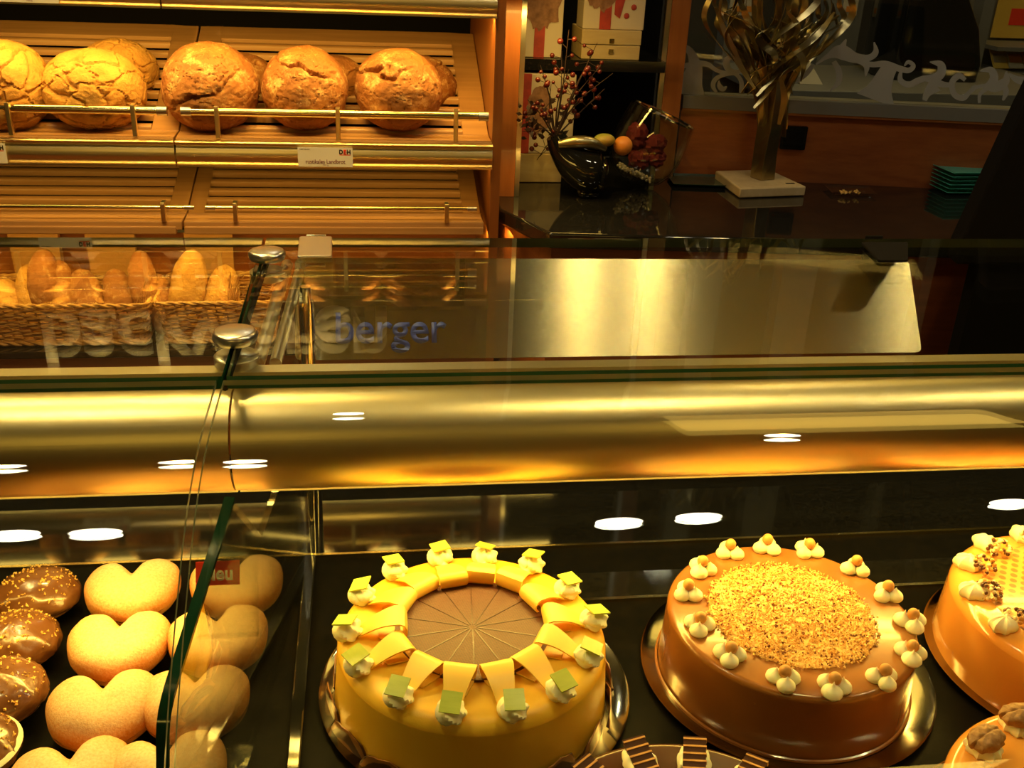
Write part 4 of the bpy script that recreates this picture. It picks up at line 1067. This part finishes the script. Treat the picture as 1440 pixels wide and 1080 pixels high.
o = m.build('pebbles', 'bead'); o.location = gb.location; o.rotation_euler = gb.rotation_euler; tag(o, 'white pebbles covering the bottom of the tilted glass bowl', 'pebbles', kind='stuff')
# ------------------------------------------------------------------ metal tree sculpture
base4 = [at(*q, 'Z', ZW+.022) for q in ((1006, 240), (1041, 265), (1134, 262), (1082, 238))]
tree = thing('tree_sculpture', 'metal tree sculpture of twisted brass strips on a pale stone slab', 'sculpture', (0, 0, 0))
MB().prism([(p.x, p.y) for p in base4], .021, mat=Matrix.Translation((0, 0, ZW+.001))).build('stone_base', 'stone', tree, bevel=.003)
tag_p = [at(*q, 'Z', ZW+.0222) for q in ((1105, 258), (1117, 258))]
MB().box(tag_p[0].x, tag_p[1].x, tag_p[0].y-.004, tag_p[0].y+.003, ZW+.0222, ZW+.0228).build('name_plate', 'dark', tree, smooth=False)
TY = (base4[0].y+base4[2].y)/2
def tp(px, py, dy=0): return at(px, py, 'Y', TY+dy)
ctr = [tp(1072, 250), tp(1076, 215), tp(1082, 180), tp(1086, 140), tp(1088, 110)]
sec = [.0215, .0205, .021, .023, .020]
v = []; f = []
for i, (c_, w) in enumerate(zip(ctr, sec)):
    q = R(18+i*6); 
    for k in range(4):
        a_ = q+PI/4+k*PI/2; v.append((c_.x+w*1.25*math.cos(a_), c_.y+w*1.25*math.sin(a_), c_.z if i else ZW+.0225))
for i in range(4):
    for k in range(4): f.append((i*4+k, i*4+(k+1) % 4, i*4+4+(k+1) % 4, i*4+4+k))
f += [(3, 2, 1, 0), (16, 17, 18, 19)]
MB().add(v, f).build('trunk', 'sculpt', tree, smooth=False, bevel=.0012)
rnd = random.Random(12); 
ends = [(1002, -10), (1012, 20), (1025, -30), (1040, -20), (1052, -50), (1065, -30), (1078, -60), (1092, -30), (1105, -55), (1118, -25), (1132, -45), (1145, -15), (1165, -30), (1180, 5), (1188, -25), (1178, 35), (1010, -50), (1150, 20), (1035, 10), (1125, -5), (1085, -10), (1060, 0), (1110, 5), (1160, 0), (1020, 5), (1098, -60), (1140, -60), (1070, -60)]
for i, (ex_, ey_) in enumerate(ends):
    sx = 1068+(ex_-1000)/190*36; dy = rnd.uniform(-.05, .06); d0 = rnd.uniform(-.015, .015)
    sw = (ex_-1092)
    p = [tp(sx, 190+rnd.uniform(-25, 15), d0), tp(sx+sw*.02, 140, d0), tp(sx+sw*.18+rnd.uniform(-8, 8), 100, dy*.4), tp(sx+sw*.55+rnd.uniform(-10, 10), 62+rnd.uniform(-8, 8), dy*.8), tp(ex_+rnd.uniform(-6, 6)+sw*.10, 28+ey_*.3, dy), tp(ex_, ey_, dy*1.1), tp(ex_+rnd.uniform(-22, 22), ey_-30, dy)]
    P = cr(p, 7); L = len(P); ph = rnd.uniform(0, 3)
    W = [.004+.013*math.sin(PI*min(1, .15+j/L*.9))**.8 for j in range(L)]
    N = [(math.cos(ph+j*.11), math.sin(ph+j*.11), .15) for j in range(L)]
    MB().strip(P, W, N, .0012).build('branch', 'sculpt', tree)
for (pts, lb) in (([(1060, 152), (1078, 132), (1100, 105), (1128, 88), (1150, 70), (1165, 48)], 0), ([(1064, 135), (1100, 95), (1140, 50), (1180, 22)], 0), ([(1062, 125), (1040, 90), (1022, 50), (1006, 10)], 0), ([(1095, 175), (1103, 140), (1098, 110)], 0)):
    P = cr([tp(x, y, -.028) for x, y in pts], 7); L = len(P)
    MB().strip(P, [.004+.010*math.sin(PI*(j+1)/(L+1)) for j in range(L)], [(math.cos(j*.08), -.6, math.sin(j*.08)) for j in range(L)], .0012).build('branch', 'sculpt', tree)
rnd = random.Random(77)
for i in range(26):
    sx, sy = rnd.uniform(1040, 1128), rnd.uniform(55, 135); ex_, ey_ = rnd.uniform(998, 1192), rnd.uniform(-45, 45)
    dy = rnd.uniform(-.06, .05); b1, b2 = rnd.uniform(-26, 26), rnd.uniform(-26, 26)
    P = cr([tp(sx, sy, dy*.4), tp(sx+(ex_-sx)*.33+b1, sy+(ey_-sy)*.33, dy*.7), tp(sx+(ex_-sx)*.7+b2, sy+(ey_-sy)*.7, dy), tp(ex_, ey_, dy)], 7); L = len(P); ph = rnd.uniform(0, 6)
    MB().strip(P, [.003+.012*math.sin(PI*(j+.5)/L) for j in range(L)], [(math.cos(ph+j*.12), math.sin(ph+j*.12), .4) for j in range(L)], .0012).build('branch', 'sculpt', tree)
# ------------------------------------------------------------------ plates on the worktop
def square_plate(px, py, s, mat, label, z=ZW+.0008, rot=0, th=.006, group=None, cat='plate', nm='glass_plate'):
    p = at(px, py, 'Z', ZW)
    sx, sy = s if isinstance(s, tuple) else (s, s)
    m = MB(); v = []
    for (k, zz) in ((.80, 0), (.82, th*.4), (1, th), (1, th+.0015), (.80, th*.5+.0015), (.0, th*.5+.0010)):
        for a, b in ((-1, -1), (1, -1), (1, 1), (-1, 1)): v.append((a*sx*k, b*sy*k, zz))
    f = [(i*4+k, i*4+(k+1) % 4, i*4+4+(k+1) % 4, i*4+4+k) for i in range(5) for k in range(4)]+[(3, 2, 1, 0)]
    m.add(v, f); o = m.build(nm, mat, smooth=False, bevel=.001); o.location = (p.x, p.y, z); o.rotation_euler = (0, 0, rot)
    return tag(o, label, cat, group)
for i in range(6):
    square_plate(1352, 266, (.072, .060), 'aqua', 'square aqua glass plate in the stack beside the dark slanted panel', ZW+.001+i*.0088, .02+.01*i, group='stacked aqua glass plates')
square_plate(1275, 255, (.062, .040), 'teal', 'dark teal glass dish left of the aqua plate stack', rot=-.3)
square_plate(985, 257, (.070, .050), 'teal', 'dark green patterned glass plate between the bowl and the stone slab', rot=-.1)
square_plate(1195, 271, (.050, .034), 'glassb', 'clear glass saucer with brown crumbs in front of the wood panel', rot=-.15, cat='saucer', nm='glass_saucer')
m = MB(); p = at(1195, 271, 'Z', ZW+.008); rnd = random.Random(4)
for i in range(16): crumb(m, p.x+rnd.uniform(-.022, .022), p.y+rnd.uniform(-.010, .010), ZW+.0095, .0042, rnd)
tag(m.build('biscuit_bits', 'crumbs', smooth=False), 'brown biscuit bits lying in the clear glass saucer', 'biscuit bits', kind='stuff')
# dark slanted panel at the right edge
q = [at(*k, 'Y', 1.55) for k in ((1440, 150), (1350, 345), (1344, 372), (1600, 372), (1640, 100), (1470, 90))]
o = MB().add([(p.x, 1.55, p.z) for p in q]+[(p.x+.01, 1.60, p.z) for p in q], [(0, 1, 2, 3, 4, 5), (11, 10, 9, 8, 7, 6)]+[(i, (i+1) % 6, 6+(i+1) % 6, 6+i) for i in range(6)]).build('slanted_panel', 'dark', smooth=False, bevel=.004)
tag(o, 'black slanted panel cut off by the right edge beside the aqua plates', 'panel')
MB().box(q[2].x+.05, q[2].x+.20, 1.56, 1.59, .02, q[2].z+.02).build('panel_stand', 'dark', o, smooth=False)
# ------------------------------------------------------------------ room behind the window
def bk(px, py, Y): return at(px, py, 'Y', Y)
a = bk(1158, 0, 3.0); b = bk(1212, 0, 3.0)
struct(MB().box(a.x, b.x, 2.9805, 3.05, .0, 2.4), 'wall_partition', 'grey', smooth=False)
a = bk(1022, 0, 3.0); b = bk(1066, 0, 3.0)
struct(MB().box(a.x, b.x, 2.9805, 3.05, .0, 2.4), 'wall_partition', 'grey', smooth=False)
a = bk(1385, 0, 2.9); b = bk(1400, 0, 2.9)
struct(MB().box(a.x, b.x, 2.9, 2.95, 0, 2.4), 'wall_pillar', 'grey', smooth=False)
pt = [(1262, -40), (1250, 20), (1238, 80), (1236, 130), (1370, 130), (1382, 90), (1378, 40), (1360, -5), (1352, -40)]
q = [bk(x, y, 2.75) for x, y in pt]; n = len(q)
vv = [(p.x, 2.75, p.z) for p in q]+[(p.x*.98+.02, 2.66, p.z) for p in q]+[(p.x, 2.95, p.z) for p in q]
cc = sum(q, Vector())/n
vv = [(p.x, 2.80, p.z) for p in q]+[(cc.x+(p.x-cc.x)*.8, 2.70, cc.z+(p.z-cc.z)*.95) for p in q]+[(cc.x+(p.x-cc.x)*.8, 2.92, cc.z+(p.z-cc.z)*.95) for p in q]
ff = [tuple(range(n, 2*n)), tuple(range(3*n-1, 2*n-1, -1))]+[(i, (i+1) % n, n+(i+1) % n, n+i) for i in range(n)]+[((i+1) % n, i, 2*n+i, 2*n+(i+1) % n) for i in range(n)]
o = MB().add(vv, ff).build('black_cover', 'black', bevel=.02, seg=4); tag(o, 'tall glossy black covered shape standing behind the frosted window', 'cover')
rk = thing('magazine_rack', 'grey rack with brochures behind the right end of the window', 'rack')
a = bk(1392, 60, 3.1); b = bk(1500, 60, 3.1)
for (py, nm) in ((64, 'rack_shelf'), (100, 'rack_shelf'), (138, 'rack_shelf')):
    z = bk(1420, py, 3.1).z; MB().box(a.x, b.x, 3.05, 3.25, z-.012, z).build(nm, 'grey', rk, smooth=False)
MB().box(a.x, b.x, 3.26, 3.28, .3, 1.6).build('rack_back', 'grey', rk, smooth=False)
cols = ['yellow', 'paper', 'orange', 'blue']
for r_, py in enumerate((96, 134)):
    for k in range(3):
        p = bk(1403+k*22+r_*6, py, 3.12); 
        o = MB().box(-.028, .028, -.0015, .0015, 0, .085).box(-.022, .022, -.0022, -.0016, .02, .05, 1).build('brochure', [cols[(k+r_) % 4], cols[(k+r_+1) % 4]], smooth=False)
        o.location = (p.x, 3.10, p.z+.002); o.rotation_euler = (R(-38), 0, .1)
        tag(o, f'colourful brochure, {("left", "middle", "right")[k]} one on the {("upper", "lower")[r_]} rack shelf', 'brochure', 'brochures on the rack')
a = bk(1405, 0, 3.24); b = bk(1470, 55, 3.24)
ps = thing('poster', 'yellow poster with a red and dark picture above the brochures', 'poster')
MB().box(a.x, b.x, 3.24, 3.245, b.z, a.z+.1).build('poster_sheet', 'yellow', ps, smooth=False)
MB().box(a.x+.05, b.x, 3.2385, 3.2395, b.z+.04, b.z+.09).build('poster_picture', 'redink', ps, smooth=False)
for (x0, x1, y0, y1, lb) in ((1028, 1060, -10, 22, 'white notice sheet seen between the sculpture branches'), (1188, 1203, -10, 22, 'notice sheet on the grey partition right of the sculpture')):
    a = bk(x0, y0, 2.98); b = bk(x1, y1, 2.98)
    o = MB().box(a.x, b.x, 2.975, 2.98, b.z, a.z).box(a.x+.01, b.x-.01, 2.973, 2.9745, b.z+.01, b.z+.025, 1).build('notice_sheet', ['paper', 'orange'], smooth=False); tag(o, lb, 'sheet')
a = bk(1125, 118, 2.6); b = bk(1152, 118, 2.6); c_ = bk(1138, 80, 2.6)
o = MB().add([(a.x, 2.6, a.z), (b.x+.01, 2.6, a.z), (c_.x+.008, 2.64, c_.z), (c_.x-.008, 2.64, c_.z), (a.x, 2.68, a.z), (b.x+.01, 2.68, a.z)], [(0, 1, 2, 3), (5, 4, 3, 2), (0, 4, 5, 1), (0, 3, 4), (1, 5, 2)]).build('tent_card', 'paper', smooth=False)
tag(o, 'white tent card standing behind the frosted ornament beside the sculpture', 'card')
tz = a.z
o = MB().box(1.0, 1.9, 2.5, 3.0, tz-.03, tz-.001).box(1.05, 1.10, 2.6, 2.65, 0, tz-.03).box(1.8, 1.85, 2.6, 2.65, 0, tz-.03).build('side_table', 'grey', smooth=False, bevel=.002)
tag(o, 'grey table top behind the window carrying the tent card', 'table')
area('back_room_fill', (1.6, 2.7, 2.7), (0, 0, 0), 1.2, .4, 3)  # added weak fill so the room behind the window is faintly lit
# ------------------------------------------------------------------ world + render look
w = bpy.data.worlds.new('world'); scene.world = w; w.use_nodes = True
w.node_tree.nodes['Background'].inputs[0].default_value = (.05, .03, .012, 1); w.node_tree.nodes['Background'].inputs[1].default_value = .3
vs = scene.view_settings; vs.view_transform = 'Standard'; vs.look = 'None'; vs.gamma = 1; vs.exposure = 0.85; vs.use_curve_mapping = False
scene.cycles.transparent_max_bounces = 24; scene.cycles.max_bounces = 10; scene.cycles.sample_clamp_indirect = 6
